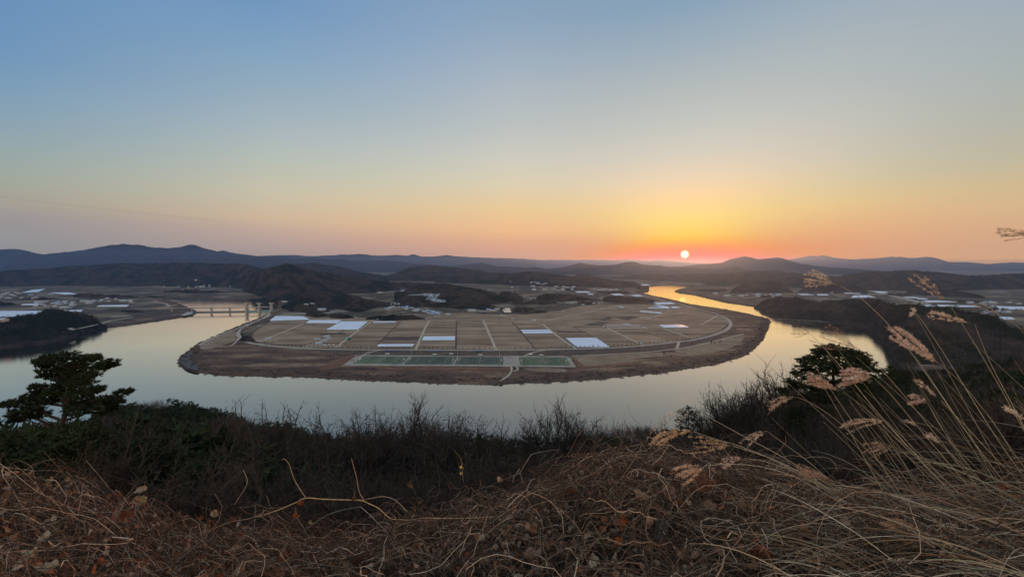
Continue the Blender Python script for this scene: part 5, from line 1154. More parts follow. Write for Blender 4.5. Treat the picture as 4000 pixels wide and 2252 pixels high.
# the wood farther down the slope: one mass
def low_bare(seed):
    P0, P1, R0, R1_, LV = gen_bare(seed, 1.0, leaders=4, depth=2, spread=.5, twig=.006, trunk_r=.022, dens=1.0)
    k = LV >= 0; a, b = P0, P1; d = b - a; d /= np.linalg.norm(d, axis=1, keepdims=True); s = np.cross(d, rng.normal(size=d.shape)); s /= np.linalg.norm(s, axis=1, keepdims=True)
    w = np.maximum(R0, .0055)[:, None]; w1 = np.maximum(R1_, .003)[:, None]
    V = np.stack([a - s * w, a + s * w, b + s * w1], 1).reshape(-1, 3); return V, np.arange(len(V)).reshape(-1, 3)
def low_pine(seed):
    r3 = np.random.default_rng(seed); C = []
    for k in range(11):
        z = .35 + .6 * r3.random(); R_ = .34 * math.sqrt(max(.05, 1 - ((z - .5) / .52) ** 2)); a = r3.uniform(0, 6.28); C.append(np.array([R_ * math.cos(a), R_ * math.sin(a), z]) + r3.normal(size=(6, 3)) * [.07, .07, .03])
    V, T = tufts(np.vstack(C), .13, 4, seed, up=.5); V2 = np.array([(-.02, 0, 0), (.02, 0, 0), (0, 0, .8)]); return np.vstack([V, V2]), np.vstack([T, [[len(V), len(V) + 1, len(V) + 2]]])
LB = [low_bare(100 + i) for i in range(6)]; LPn = [low_pine(200 + i) for i in range(5)]
def merge_trees(name, pts, hs, green, label, seed=1, dark=1.0):
    r3 = np.random.default_rng(seed); Vs, Ts, Cs, n = [], [], [], 0
    for p, h, g_ in zip(pts, hs, green):
        V, T = (LPn[r3.integers(len(LPn))] if g_ else LB[r3.integers(len(LB))]); a = r3.uniform(0, 6.28); ca, sa = math.cos(a), math.sin(a); w = h * r3.uniform(.8, 1.15)
        W_ = np.stack([(V[:, 0] * ca - V[:, 1] * sa) * w, (V[:, 0] * sa + V[:, 1] * ca) * w, V[:, 2] * h], -1) + p
        Vs.append(W_); Ts.append(T + n); n += len(V)
        c_ = np.array([.021, .031, .016]) * r3.uniform(.6, 1.4) if g_ else np.array([.068, .055, .048]) * r3.uniform(.65, 1.3) * np.array([1, r3.uniform(.94, 1.02), r3.uniform(.9, 1.08)])
        Cs.append(np.broadcast_to(c_ * dark, (len(V), 3)))
    o = mesh_np(name, np.vstack(Vs), np.vstack(Ts), M['attr_wood'], colors=np.vstack(Cs)); tag(o, label, 'wood', None, 'stuff'); return o
N = 9000; a = rng.uniform(-1.02, 1.02, N); r_ = np.sqrt(rng.uniform(55 ** 2, 430 ** 2, N)); rcz = np.interp(a, n_az, RC)
keep = (r_ < rcz + 45); a, r_ = a[keep], r_[keep]; z = near_z(a, r_); P = np.stack([r_ * np.sin(a), r_ * np.cos(a), z - .3], -1)
g_ = fbm(P[:, 0] / 45, P[:, 1] / 45, 78, 3) > np.where(a < -.62, .50, .62); hs = rng.uniform(7, 12, len(P))
pxs = np.array([px_of(p)[0] for p in P]); lim = np.interp(pxs, SILX, SILY) + rng.uniform(0, 14, len(P)); td_ = np.array([tan_dep(x, y) for x, y in zip(pxs, lim)])
hs = np.minimum(hs, H - r_ * td_ - P[:, 2]); k = hs > 2.0
merge_trees('hillside_wood', P[k], hs[k], g_[k], 'winter wood of bare trees and pines covering the slope below', 3)

# willows and scrub along the peninsula shore, hedges on the plain
def scatter_shore(idx0, idx1, n, inset):
    pts = RP[idx0:idx1]; seg = np.linalg.norm(np.diff(pts, axis=0), axis=1); cum = np.concatenate([[0], np.cumsum(seg)]); s = rng.uniform(0, cum[-1], n)
    x, y = np.interp(s, cum, pts[:, 0]), np.interp(s, cum, pts[:, 1]); i = np.clip(np.searchsorted(cum, s) - 1, 0, len(seg) - 1); d = (pts[i + 1] - pts[i]) / seg[i][:, None]
    return np.stack([x, y], -1) + np.stack([-d[:, 1], d[:, 0]], -1) * inset[:, None]
def bush(seed):
    r3 = np.random.default_rng(seed); n = 34; d = r3.normal(size=(n, 3)); d[:, 2] = np.abs(d[:, 2]) + .3; d /= np.linalg.norm(d, axis=1, keepdims=True); L = r3.uniform(.5, 1, (n, 1)); s = np.cross(d, r3.normal(size=d.shape)); s /= np.linalg.norm(s, axis=1, keepdims=True)
    c_ = d * [.5, .5, .2] * L; V = np.stack([c_ - s * .09, c_ + s * .09, c_ + d * L * .7], 1).reshape(-1, 3); return V, np.arange(len(V)).reshape(-1, 3)
BU = [bush(300 + i) for i in range(5)]
def merge_bushes(name, P, hs, label, cols, seed=4):
    r3 = np.random.default_rng(seed); Vs, Ts, Cs, n = [], [], [], 0
    for p, h in zip(P, hs):
        V, T = BU[r3.integers(5)]; Vs.append(V * [h * r3.uniform(.8, 1.8), h * r3.uniform(.8, 1.8), h] + p); Ts.append(T + n); n += len(V)
        Cs.append(np.broadcast_to(np.array(cols[r3.integers(len(cols))]) * r3.uniform(.7, 1.25), (len(V), 3)))
    o = mesh_np(name, np.vstack(Vs), np.vstack(Ts), M['attr_wood'], colors=np.vstack(Cs)); tag(o, label, 'scrub', None, 'stuff'); return o
Q_ = rng.uniform(0, 1, (52000, 2)); lo = SC.min(0); hi = SC.max(0); lo = np.maximum(lo, [-900, 560]); hi = np.minimum(hi, [1500, 3200]); Q_ = lo + Q_ * (hi - lo)
sdR = sdist(Q_, RP); inS = sdist(Q_, SC) < 2
FP = np.array([G(x, y)[:2] for x, y in FIELD]); AP = np.array([G(x, y)[:2] for x, y in [(1338,1426),(1390,1390),(1415,1365),(2250,1363),(2250,1433)]]); TN = np.array([G(x, y)[:2] for x, y in [(2245,1393),(2450,1378),(2905,1300),(2910,1330),(2860,1358),(2700,1388),(2480,1402),(2300,1434)]]); TL_ = np.array([G(x, y)[:2] for x, y in [(785,1340),(905,1292),(925,1300),(890,1345),(800,1362)]])
ok = inS & (sdR > 2) & (sdist(Q_, AP) > 4) & (sdist(Q_, TN) > 3) & (sdist(Q_, TL_) > 3) & (sdist(Q_, FP) > 12)
nz = fbm(Q_[:, 0] / 40, Q_[:, 1] / 18, 55, 3); pr = np.where(sdR < 30, 1.0, np.clip((nz - .45) * 4, 0, .8)); ok &= rng.random(len(Q_)) < pr
Pb = np.column_stack([Q_[ok], np.full(ok.sum(), 3.8)]); hb = np.where(sdR[ok] < 26, rng.uniform(1.5, 4.5, ok.sum()), rng.uniform(.7, 2.2, ok.sum()))
Pb[:, 2] = np.clip(sdR[ok] * .45, .3, 3.8)
merge_bushes('riverside_scrub', Pb, hb, 'brown reeds and willow scrub on the peninsula flood plain', [(.075, .055, .05), (.11, .072, .058), (.16, .105, .08), (.06, .05, .046), (.13, .085, .065)])
Q2 = np.vstack([scatter_shore(0, 13, 900, -rng.uniform(-2, 30, 900)), scatter_shore(91, 120, 1500, -rng.uniform(-2, 22, 1500))]); sd2 = sdist(Q2, RP); Q2 = Q2[sd2 > 1]; sd2 = sd2[sd2 > 1]
merge_bushes('riverside_scrub', np.column_stack([Q2, np.clip(sd2 * .45, .3, 3.8)]), rng.uniform(1.5, 4.5, len(Q2)), 'dark scrub along the outer river banks', [(.07, .055, .05), (.05, .045, .04), (.1, .07, .06)], 5)
# canopies on the nearest wooded hills seen across the water
def hill_canopy(pxr, pyr, n, label, green_p, hr, seed):
    r3 = np.random.default_rng(seed); P = []; 
    for _ in range(n):
        px, py = r3.uniform(*pxr), r3.uniform(*pyr); d = px_dir(px, py); d = Vector(d / np.linalg.norm(d)); best = None
        for b_ in BV:
            h_ = b_.ray_cast(Vector((0, 0, H)), d, 6000)
            if h_[0] is not None and (best is None or h_[3] < best[1]): best = (h_[0], h_[3])
        if best is not None:
            gq = G(px, py) if d.z < -.001 else None
            if gq is not None and gq[1] < best[0].y: continue
            P.append(tuple(best[0] - Vector((0, 0, .5))))
    P = np.array(P); g_ = fbm(P[:, 0] / 60, P[:, 1] / 60, seed, 3) < green_p
    merge_trees('hill_wood', P, r3.uniform(*hr, len(P)), g_, label, seed)
hill_canopy((2950, 4100), (1160, 1460), 5200, 'wood covering the dark hill on the right bank', .5, (5, 9), 81)
hill_canopy((-60, 420), (1205, 1350), 1700, 'pine wood covering the low spur on the left bank', .62, (5, 9), 82)
hill_canopy((1100, 2290), (1110, 1250), 3600, 'woods on the low hills behind the fields', .45, (4, 7), 83)

# roadside trees on the levee
t = empty('roadside_tree', (0, 0, 0)); P0, P1, R0, R1_, LV = gen_bare(31, 6.0, leaders=4, depth=2, spread=.4, twig=.006)
V, T = seg_mesh(P0[LV <= 0], P1[LV <= 0], R0[LV <= 0] * 1.5, R1_[LV <= 0] * 1.5, 0); mesh_np('trunk', V, T, M['bark'], t); V, T = seg_mesh(P0[LV > 0], P1[LV > 0], R0[LV > 0] * 1.6, R1_[LV > 0] * 1.6, .001); mesh_np('crown', V, T, M['bark'], t)
rp = smooth_px(RING, 4); gp = np.array([G(x, y) for x, y in rp]); seg = np.linalg.norm(np.diff(gp, axis=0), axis=1); cum = np.concatenate([[0], np.cumsum(seg)]); s = 330.0; first = True; rt = 0
while s < cum[-1] - 900 and rt < 150:
    p = np.array([np.interp(s, cum, gp[:, k]) for k in range(3)]); i = min(np.searchsorted(cum, s), len(gp) - 1); d = gp[i] - gp[i - 1]; d /= np.linalg.norm(d) + 1e-9; nrm = np.array([-d[1], d[0], 0])
    side = 6.5; p = p + nrm * side; p[2] = 4.2
    o = t if first else copy_tree(t); first = False; o.location = p; o.rotation_euler = (0, 0, R2.uniform(0, 6)); k = R2.uniform(.75, 1.25); o.scale = (k, k, k); tag(o, 'small bare tree in the row beside the levee road', 'roadside tree', 'row of bare trees along the levee road'); rt += 1; s += R2.uniform(9, 14)
LT = [(2592,1385,9,'bare poplar standing on the dry grass flat'),(2597,1387,8,'bare poplar close right of another on the dry grass flat'),(2516,1376,6,'small bare tree left of the poplars on the flat'),(2700,1348,9,'leftmost bare tree of the clump by the curved path'),(2778,1344,10,'middle bare tree of the clump by the curved path'),(2790,1345,9,'right bare tree of the clump by the curved path'),(2812,1342,10,'rightmost bare tree of the clump by the curved path'),(1542,1424,5,'lone bare bush-tree in front of the leftmost pitch'),(1290,1398,6,'dark lone tree on the reddish reed flat'),(1303,1399,5,'second dark tree on the reddish reed flat'),(2620,1400,8,'round dark tree at the edge of the willow belt')]
for x, y, h, lb in LT:
    o = copy_tree(t); o.location = G(x, y); k = h / 6; o.scale = (k, k, k); tag(o, lb, 'bare tree', 'lone trees on the peninsula')
#@@NEAR
# ------------------------------------------------------------------ tangle of dead vines on the bank in front
def bank(a, r_): return near_z(a, r_)
def polar(a, r_, h): return np.stack([r_ * np.sin(a), r_ * np.cos(a), near_z(a, r_) + h], -1)
VC = np.array([(.026, .017, .013), (.048, .030, .022), (.092, .058, .041), (.19, .13, .095), (.42, .31, .235), (.085, .036, .023), (.018, .013, .011)])
def vine_batch(name, N, K_, a_rng, r_rng, L_rng, rad_rng, hmax, pal, label, seed, wig=.33, lift=.0):
    wig = wig * 1.35
    g_ = np.random.default_rng(seed); a = g_.uniform(*a_rng, N); r_ = g_.uniform(*r_rng, N)
    rb = np.interp(a, n_az, RB_); r_ = r_rng[0] + (r_ - r_rng[0]) / (r_rng[1] - r_rng[0]) * (rb + .9 - r_rng[0])
    x, y = r_ * np.sin(a), r_ * np.cos(a); L = g_.uniform(*L_rng, N); th = g_.uniform(0, 2 * math.pi, N); curl = g_.normal(0, .24, N); el_ = g_.normal(0, .02, N)
    h = g_.uniform(0, 1, N) ** 1.4 * hmax + lift; P = np.zeros((N, K_, 3)); A_ = g_.uniform(0, hmax * .7, N); ph = g_.uniform(0, 3.14, N); fr = g_.uniform(.5, 1.6, N)
    w1 = np.zeros(N)
    for k in range(K_):
        z = near_z(np.arctan2(x, y), np.hypot(x, y)) + np.maximum(h + A_ * np.sin(ph + fr * math.pi * k / (K_ - 1)) - A_ * .3 + w1, -.02)
        P[:, k] = np.stack([x, y, z], -1)
        th = th + curl + g_.normal(0, wig, N); w1 = w1 + g_.normal(0, .014, N) + el_ * .6; st = L / K_; x = x + st * np.cos(th); y = y + st * np.sin(th) * .8
    R0 = g_.uniform(*rad_rng, N); R_ = R0[:, None] * np.linspace(1.1, .55, K_)[None]
    V, Q = tubes(P, R_, 3); c_ = VC[g_.choice(len(VC), N, p=pal)] * g_.uniform(.75, 1.25, (N, 1)); C = np.repeat(c_, K_ * 3, 0)
    o = mesh_np(name, V, Q, M['attr'], colors=C, smooth=True); tag(o, label, 'vines', None, 'stuff'); return o
vine_batch('vine_tangle', 21000, 9, (-.98, .98), (1.3, 5.0), (.10, .55), (.0008, .0019), .26, [.2, .2, .2, .15, .07, .12, .06], 'dense tangle of dead brown vines and twigs over the bank', 1)
vine_batch('vine_tangle', 2300, 14, (-.98, .98), (1.4, 4.6), (.4, 1.3), (.0014, .0032), .30, [.12, .16, .24, .22, .14, .08, .04], 'longer pale dead stems lying through the tangle', 2, wig=.2)
vine_batch('vine_tangle', 2600, 12, (-.60, .62), (2.4, 4.6), (.3, .9), (.0012, .0024), .34, [.12, .2, .2, .18, .08, .18, .04], 'curly dead vine tips standing up along the bank crest', 3, wig=.6, lift=.05)
def leaf_mesh(N, a, r_, h, size, cols, seed):
    g_ = np.random.default_rng(seed); u = np.linspace(0, 1, 6); v = np.array([-1, -.5, 0, .5, 1.0]); U, Vv = np.meshgrid(u, v, indexing='ij')
    w = np.sin(math.pi * U ** .75) ** .8 * .36; bend = g_.uniform(-2.6, 2.6, (N, 1, 1)); fold = g_.uniform(-.5, 1.6, (N, 1, 1)); rip = g_.uniform(0, .10, (N, 1, 1)); p_ = g_.uniform(0, 6, (N, 1, 1))
    s = U[None]; X_ = np.where(np.abs(bend) > .05, np.sin(bend * s) / bend, s); Z_ = (1 - np.cos(bend * s)) / bend
    Yw = w[None] * Vv[None] * np.cos(fold * .6); Zf = w[None] * np.abs(Vv[None]) * np.sin(fold * .6) + rip * np.sin(9 * s + p_) * np.abs(Vv[None]) + rip * .6 * np.cos(14 * s * 1.0 + p_ * 2)
    Pl = np.stack([X_ + 0 * Yw, Yw, Z_ + Zf], -1).reshape(N, -1, 3) * size[:, None, None]
    q = g_.normal(size=(N, 4)); q /= np.linalg.norm(q, axis=1, keepdims=True); w_, x_, y_, z_ = q.T
    Rm = np.stack([1 - 2 * (y_ * y_ + z_ * z_), 2 * (x_ * y_ - z_ * w_), 2 * (x_ * z_ + y_ * w_), 2 * (x_ * y_ + z_ * w_), 1 - 2 * (x_ * x_ + z_ * z_), 2 * (y_ * z_ - x_ * w_), 2 * (x_ * z_ - y_ * w_), 2 * (y_ * z_ + x_ * w_), 1 - 2 * (x_ * x_ + y_ * y_)], -1).reshape(N, 3, 3)
    W_ = np.einsum('nij,nkj->nki', Rm, Pl) + polar(a, r_, h)[:, None, :]
    nu, nv = 6, 5; i, j = np.meshgrid(np.arange(nu - 1), np.arange(nv - 1), indexing='ij'); q0 = np.stack([i * nv + j, i * nv + j + 1, (i + 1) * nv + j + 1, (i + 1) * nv + j], -1).reshape(-1, 4)
    Q = (q0[None] + (np.arange(N) * nu * nv)[:, None, None]).reshape(-1, 4); return W_.reshape(-1, 3), Q, np.repeat(cols, nu * nv, 0)
LCOL = np.array([(.12, .062, .036), (.20, .115, .07), (.26, .16, .105), (.20, .062, .027), (.27, .20, .155), (.075, .042, .028), (.34, .26, .20), (.13, .12, .105)])
N = 9000; g_ = np.random.default_rng(9); a = g_.uniform(-.98, .98, N); rb = np.interp(a, n_az, RB_); r_ = 1.4 + g_.random(N) * (rb + .5 - 1.4)
keep = g_.random(N) < np.where(a > .45, .35, 1); a, r_ = a[keep], r_[keep]; N = len(a)
cc = LCOL[g_.choice(8, N, p=[.18, .2, .16, .13, .12, .07, .09, .05])] * g_.uniform(.7, 1.2, (N, 1))
V, Q, C = leaf_mesh(N, a, r_, g_.uniform(0, 1, N) ** .8 * .27, g_.uniform(.015, .06, N), cc, 10)
o = mesh_np('fallen_leaves', V, Q, M['attr_leaf'], colors=C, smooth=True); tag(o, 'crumpled brown leaves caught through the vine tangle', 'leaves', None, 'stuff')

def bank_depth(px, py, h=.2):
    d = px_dir(px, py) / F
    for t_ in np.arange(1.0, 9.0, .02):
        p = d * t_; a = math.atan2(p[0], p[1])
        if H + p[2] < float(near_z(a, math.hypot(p[0], p[1]))) + h: return t_
    return 3.6
# single dead leaves that stand out
def one_leaf(px, py, size, colr, label, seed, hang=False, depth=None, tilt=(0, 0, 0), h=.22):
    g2 = np.random.default_rng(seed); dp = depth or bank_depth(px, py, h); c_ = Wp(px, py, dp); S = size * .72 * dp / F
    u = np.linspace(0, 1, 11); v = np.linspace(-1, 1, 9); U, Vv = np.meshgrid(u, v, indexing='ij'); w = (np.sin(math.pi * U ** .72) ** .75) * .42 * (1 + .12 * np.sin(U * 17 + Vv * 3))
    b = g2.uniform(1.6, 3.2) * (1 if g2.random() < .5 else -1); Xl = np.sin(b * (U - .3)) / b; Zl = (1 - np.cos(b * (U - .3))) / b; fo = g2.uniform(.5, 1.15)
    Pl = np.stack([Xl, w * Vv * math.cos(fo), Zl + w * np.abs(Vv) * math.sin(fo) + .05 * np.sin(U * 13 + Vv * 6) + .04 * np.sin(Vv * 9 - U * 7)], -1).reshape(-1, 3) * S * 1.25
    from mathutils import Euler
    R_ = np.array(Euler(tilt if tilt != (0, 0, 0) else (g2.uniform(-.6, .6) + (1.2 if hang else .3), g2.uniform(-.5, .5) + (1.2 if hang else .2), g2.uniform(0, 6.28))).to_matrix())
    Pl = Pl @ R_.T; nu, nv = 11, 9; i, j = np.meshgrid(np.arange(nu - 1), np.arange(nv - 1), indexing='ij'); Q = np.stack([i * nv + j, i * nv + j + 1, (i + 1) * nv + j + 1, (i + 1) * nv + j], -1).reshape(-1, 4)
    t = empty('dead_leaf', c_, label, 'leaf', 'large dead leaves in the tangle')
    C = np.array(colr)[None] * (1 + .35 * (vnoise(Pl[:, :1].ravel() * 160, Pl[:, 1] * 160, seed) - .5))[:, None]
    mesh_np('blade', Pl, Q, M['attr_leaf'], t, colors=C, smooth=True)
    mid = Pl.reshape(nu, nv, 3)[:, 4]; st = mid[0] + (mid[0] - mid[1]) * np.linspace(3.5, 0, 5)[:, None] * [1, 1, 1]
    V, Q2 = tubes(np.vstack([st, mid[1:9]])[None], np.linspace(.0016, .0006, 13)[None], 4); mesh_np('stalk', V, Q2, M['attr'], t, colors=np.broadcast_to(np.array([.25, .16, .1]), (len(V), 3)), smooth=True)
OR, RU, PK, PA, GY, BR = (.30, .075, .018), (.17, .055, .022), (.26, .165, .125), (.34, .25, .18), (.10, .11, .10), (.11, .06, .036)
for a_ in [(2752,1880,95,OR,'big bright orange leaf drooping below the silvergrass plumes',1,True),(2600,1935,120,PK,'wide pinkish pale leaf lying on the right mound',2,False),(2510,1955,90,PA,'pale ragged leaf edge left of the wide pinkish leaf',3,False),(2480,1900,85,BR,'brown hanging curled leaf at the mound top with a pale rim',4,True),(2445,2040,80,OR,'rust orange leaf in the middle of the right mound',5,True),(2425,2115,60,OR,'bright orange leaf lower in the right mound',6,False),(2650,1975,80,RU,'rusty flat leaf under the wide pinkish leaf',7,False),(2580,2050,90,GY,'dull grey-green drooping leaf on the right mound',8,True),(2760,1975,75,PK,'pale pink leaf right of the rusty flat leaf',9,False),(2930,2150,170,RU,'largest rust-brown leaf behind grass at lower right',10,True),
          (2070,2185,110,PK,'pale brown leaf with turned edges at the bottom centre',11,False),(2100,2225,70,GY,'grey-green leaf beside the pale brown one at the bottom',12,False),(2320,2195,75,PA,'pale curled leaf at the bottom right of centre',13,False),(2240,1925,60,RU,'red-brown leaf at the left flank of the mound',14,False),(2880,1960,80,PA,'cream folded leaf left of the grass clump',15,False),(1870,2105,55,PA,'cream leaf with bright rim right of centre',16,False),(1950,1880,50,PA,'small dried leaf standing up on a twig at the crest',17,True),(1550,2055,45,PA,'white-rimmed small leaf beneath the golden stem',18,False),(1425,2090,38,OR,'small orange leaf below the golden stem',19,False),(1245,2180,60,PK,'pale pink crumpled leaf at the lower centre left',20,False),(1260,2235,55,GY,'whitish leaf at the very bottom left of centre',21,False),
          (175,2100,60,(.30,.29,.22),'dull grey leaf curled in the left tangle',22,False),(115,2155,60,(.34,.30,.22),'yellowish grey cupped leaf at the lower left',23,False),(200,2225,95,(.30,.26,.2),'broad grey-brown leaf at the bottom left',24,False),(470,2020,70,RU,'reddish hanging leaf in the left tangle',25,True),(540,1955,65,(.40,.30,.14),'ring-curled yellow-brown leaf on the left crest',26,True),(560,1912,55,PA,'pale torn leaf on top of the left crest',27,False),(420,2110,40,PA,'small bright leaf in the left tangle',28,False),(835,2000,45,(.42,.30,.16),'yellow-brown leaf at the dip of the bank',29,True),(745,2105,50,PK,'pinkish leaf hanging in the lower left tangle',30,True),(900,2040,50,RU,'dark reddish leaf near the long rising stem',31,False),(3140,2070,70,(.30,.16,.09),'brown leaf half buried in the grass clump',32,False)]:
    one_leaf(*a_)
for k, (px, py, s_, c_, lb) in enumerate([(1170,1965,38,RU,'upper red-brown leaf of the pair hanging under the golden stem'),(1158,2005,40,OR,'lower orange-brown leaf of the pair hanging under the golden stem'),(1385,1942,42,BR,'curled leaf at the fork of the golden stem'),(1620,1985,30,RU,'small orange leaf on the thin upright twig'),(1645,1955,28,BR,'small curled leaf high on the thin upright twig'),(1604,1888,34,BR,'withered tip leaf of the thin upright twig'),(1803,1822,22,(.48,.36,.12),'upper yellow leaf on the bare shoot right of centre'),(1802,1850,20,(.48,.36,.12),'lower yellow leaf on the bare shoot right of centre'),(1215,2035,26,(.36,.26,.1),'small olive leaf under the long rising stem')]):
    one_leaf(px, py, s_, c_, lb, 60 + k, True, 2.85)
# single stems
def stem(pts, depths, r0, r1, colr, label, sub=5, name='vine_stem', cat='vine'):
    P = smooth_px(pts, sub); dd = np.interp(np.linspace(0, 1, len(P)), np.linspace(0, 1, len(depths)), depths); W_ = np.array([Wp(x, y, d) for (x, y), d in zip(P, dd)])
    V, Q = tubes((W_ - W_[0])[None], np.linspace(r0, r1, len(P))[None], 6); o = mesh_np(name, V, Q, M['attr'], colors=np.broadcast_to(np.array(colr), (len(V), 3)), smooth=True, loc=W_[0])
    tag(o, label, cat, 'single dead stems over the tangle'); return o
GOLD, PAL, DRK = (.42, .26, .13), (.27, .19, .14), (.07, .045, .034)
for pts, dd, a, b_, c_, lb in [([(1000,2018),(1080,1993),(1150,1964),(1195,1944),(1260,1948),(1350,1951),(1410,1953),(1440,1965),(1480,1985),(1522,2022),(1560,2028),(1600,2030),(1655,2022),(1720,2023),(1800,2023),(1900,2019),(2000,2014),(2120,2034),(2170,2012),(2250,1970),(2300,1947),(2313,1910),(2317,1877)], [2.9,2.85,2.8,2.75,2.8], .0042, .0026, GOLD, 'long golden stem running level across the centre of the tangle'),
    ([(1195,1944),(1172,1910),(1150,1872),(1138,1838),(1128,1810),(1112,1792),(1100,1795)], [2.84,2.8], .0032, .0016, PAL, 'bent pale shoot with a hooked tip rising left of centre'),([(1420,1952),(1402,1915),(1394,1870),(1384,1830),(1376,1800),(1372,1788)], [2.84,2.8], .003, .0014, (.32,.2,.15), 'straight reddish shoot rising at the golden stem fork'),
    ([(1658,2018),(1640,1980),(1625,1935),(1612,1900),(1604,1884)], [2.8,2.8], .002, .0012, DRK, 'thin dark upright twig with withered leaves'),([(1590,1997),(1560,1965),(1530,1945),(1490,1938),(1450,1945),(1400,1955)], [2.8,2.86], .003, .002, PAL, 'arching pale stem joining the golden stem from above'),
    ([(1590,1997),(1575,2030),(1545,2070),(1500,2120),(1440,2160),(1390,2200)], [2.8,2.5], .003, .003, DRK, 'dark stem dropping from the golden stem to the ground'),([(1170,2085),(1230,2040),(1290,2005),(1350,1988),(1408,1977)], [2.8,2.85], .0024, .0016, (.2,.17,.14), 'grey rising stem below the golden stem'),([(1408,1977),(1450,2015),(1500,2065),(1530,2110),(1545,2170)], [2.85,2.6], .0026, .002, (.26,.2,.17), 'grey-brown stem bending down from the rising one'),
    ([(590,2103),(700,2095),(800,2075),(900,2038),(980,2022),(1040,1990)], [3.0,3.0,2.9], .003, .002, (.40,.22,.14), 'long reddish stem sweeping up from the left tangle'),([(380,2170),(470,2150),(550,2125),(620,2100),(700,2060)], [2.9,3.0], .0024, .0018, (.30,.22,.14), 'brown stem slanting through the left tangle'),
    ([(215,1970),(240,2030),(300,2110),(360,2175),(400,2235)], [3.3,2.6], .0028, .0024, (.26,.22,.17), 'grey stem crossing down the left tangle'),([(265,2252),(262,2180),(275,2080),(285,1995)], [2.7,3.2], .0026, .002, (.27,.23,.18), 'upright grey stalk in the left tangle'),
    ([(1200,2252),(1350,2180),(1500,2140),(1650,2110),(1800,2080),(1900,2060),(2000,2045)], [2.3,2.6,2.8], .0036, .0026, DRK, 'thick dark stem crossing below the golden stem'),([(1050,2240),(1200,2200),(1300,2210),(1400,2215),(1500,2190),(1620,2155),(1700,2180),(1780,2220)], [2.2,2.3,2.3], .004, .003, (.2,.14,.11), 'knotty brown stem along the bottom centre'),
    ([(2395,2252),(2405,2200),(2440,2150),(2480,2120),(2520,2115),(2570,2130)], [2.2,2.4], .0042, .003, (.42,.29,.2), 'thick tan curved stem at the bottom right of centre'),([(2530,2235),(2620,2170),(2700,2130),(2780,2090),(2850,2060),(2920,2000),(2960,1930),(3000,1890)], [2.1,2.4,2.7], .0036, .0026, (.27,.2,.15), 'long brown stem slanting up toward the grass clump'),
    ([(3080,2252),(3110,2160),(3140,2080),(3160,2010)], [2.1,2.3], .004, .003, (.30,.26,.21), 'thick grey stalk standing in the grass clump'),([(3255,2252),(3258,2160),(3265,2060),(3268,2000)], [2.1,2.3], .0032, .0026, (.30,.25,.2), 'second grey stalk right of the thick one'),
    ([(2240,1930),(2300,1860),(2400,1790),(2460,1778),(2520,1800),(2560,1860)], [2.9,3.0], .0028, .002, (.26,.18,.14), 'arched brown vine over the mound top'),([(2480,1772),(2560,1775),(2620,1790),(2680,1810),(2750,1840)], [3.1,3.1], .0018, .0014, (.24,.17,.14), 'thin vine trailing right from the mound top'),([(2530,1790),(2570,1755),(2600,1745),(2612,1755),(2615,1785)], [3.1,3.1], .0018, .0012, PAL, 'small pale hooked vine tip above the mound'),
    ([(2480,1642),(2458,1610),(2452,1580)], [3.2,3.2], .0012, .0008, DRK, 'very thin twig tip standing against the river'),([(2560,1770),(2530,1700),(2500,1655),(2480,1642)], [3.2,3.2], .0014, .0012, DRK, 'thin dark twig rising from the mound toward the river'),([(1810,1880),(1805,1820),(1800,1790),(1780,1765),(1772,1752)], [3.2,3.2], .0014, .0008, (.3,.22,.14), 'bare shoot with yellow leaves right of centre'),
    ([(1930,2030),(1925,1990),(1918,1940),(1900,1960)], [2.8,2.8], .0016, .001, DRK, 'little forked twig beside the crest'),([(0,1822),(60,1828),(140,1838)], [3.9,3.9], .003, .002, PAL, 'pale twig at the far left edge of the crest'),([(90,1840),(140,1810),(190,1795),(215,1792)], [3.9,3.9], .002, .001, PAL, 'pale twig pointing up at the left crest'),([(950,1835),(965,1870),(960,1900),(935,1940),(915,1970)], [3.2,3.0], .002, .0014, (.34,.22,.16), 'short reddish twig in the dip of the bank')]:
    stem(pts, dd, a, b_, c_, lb)

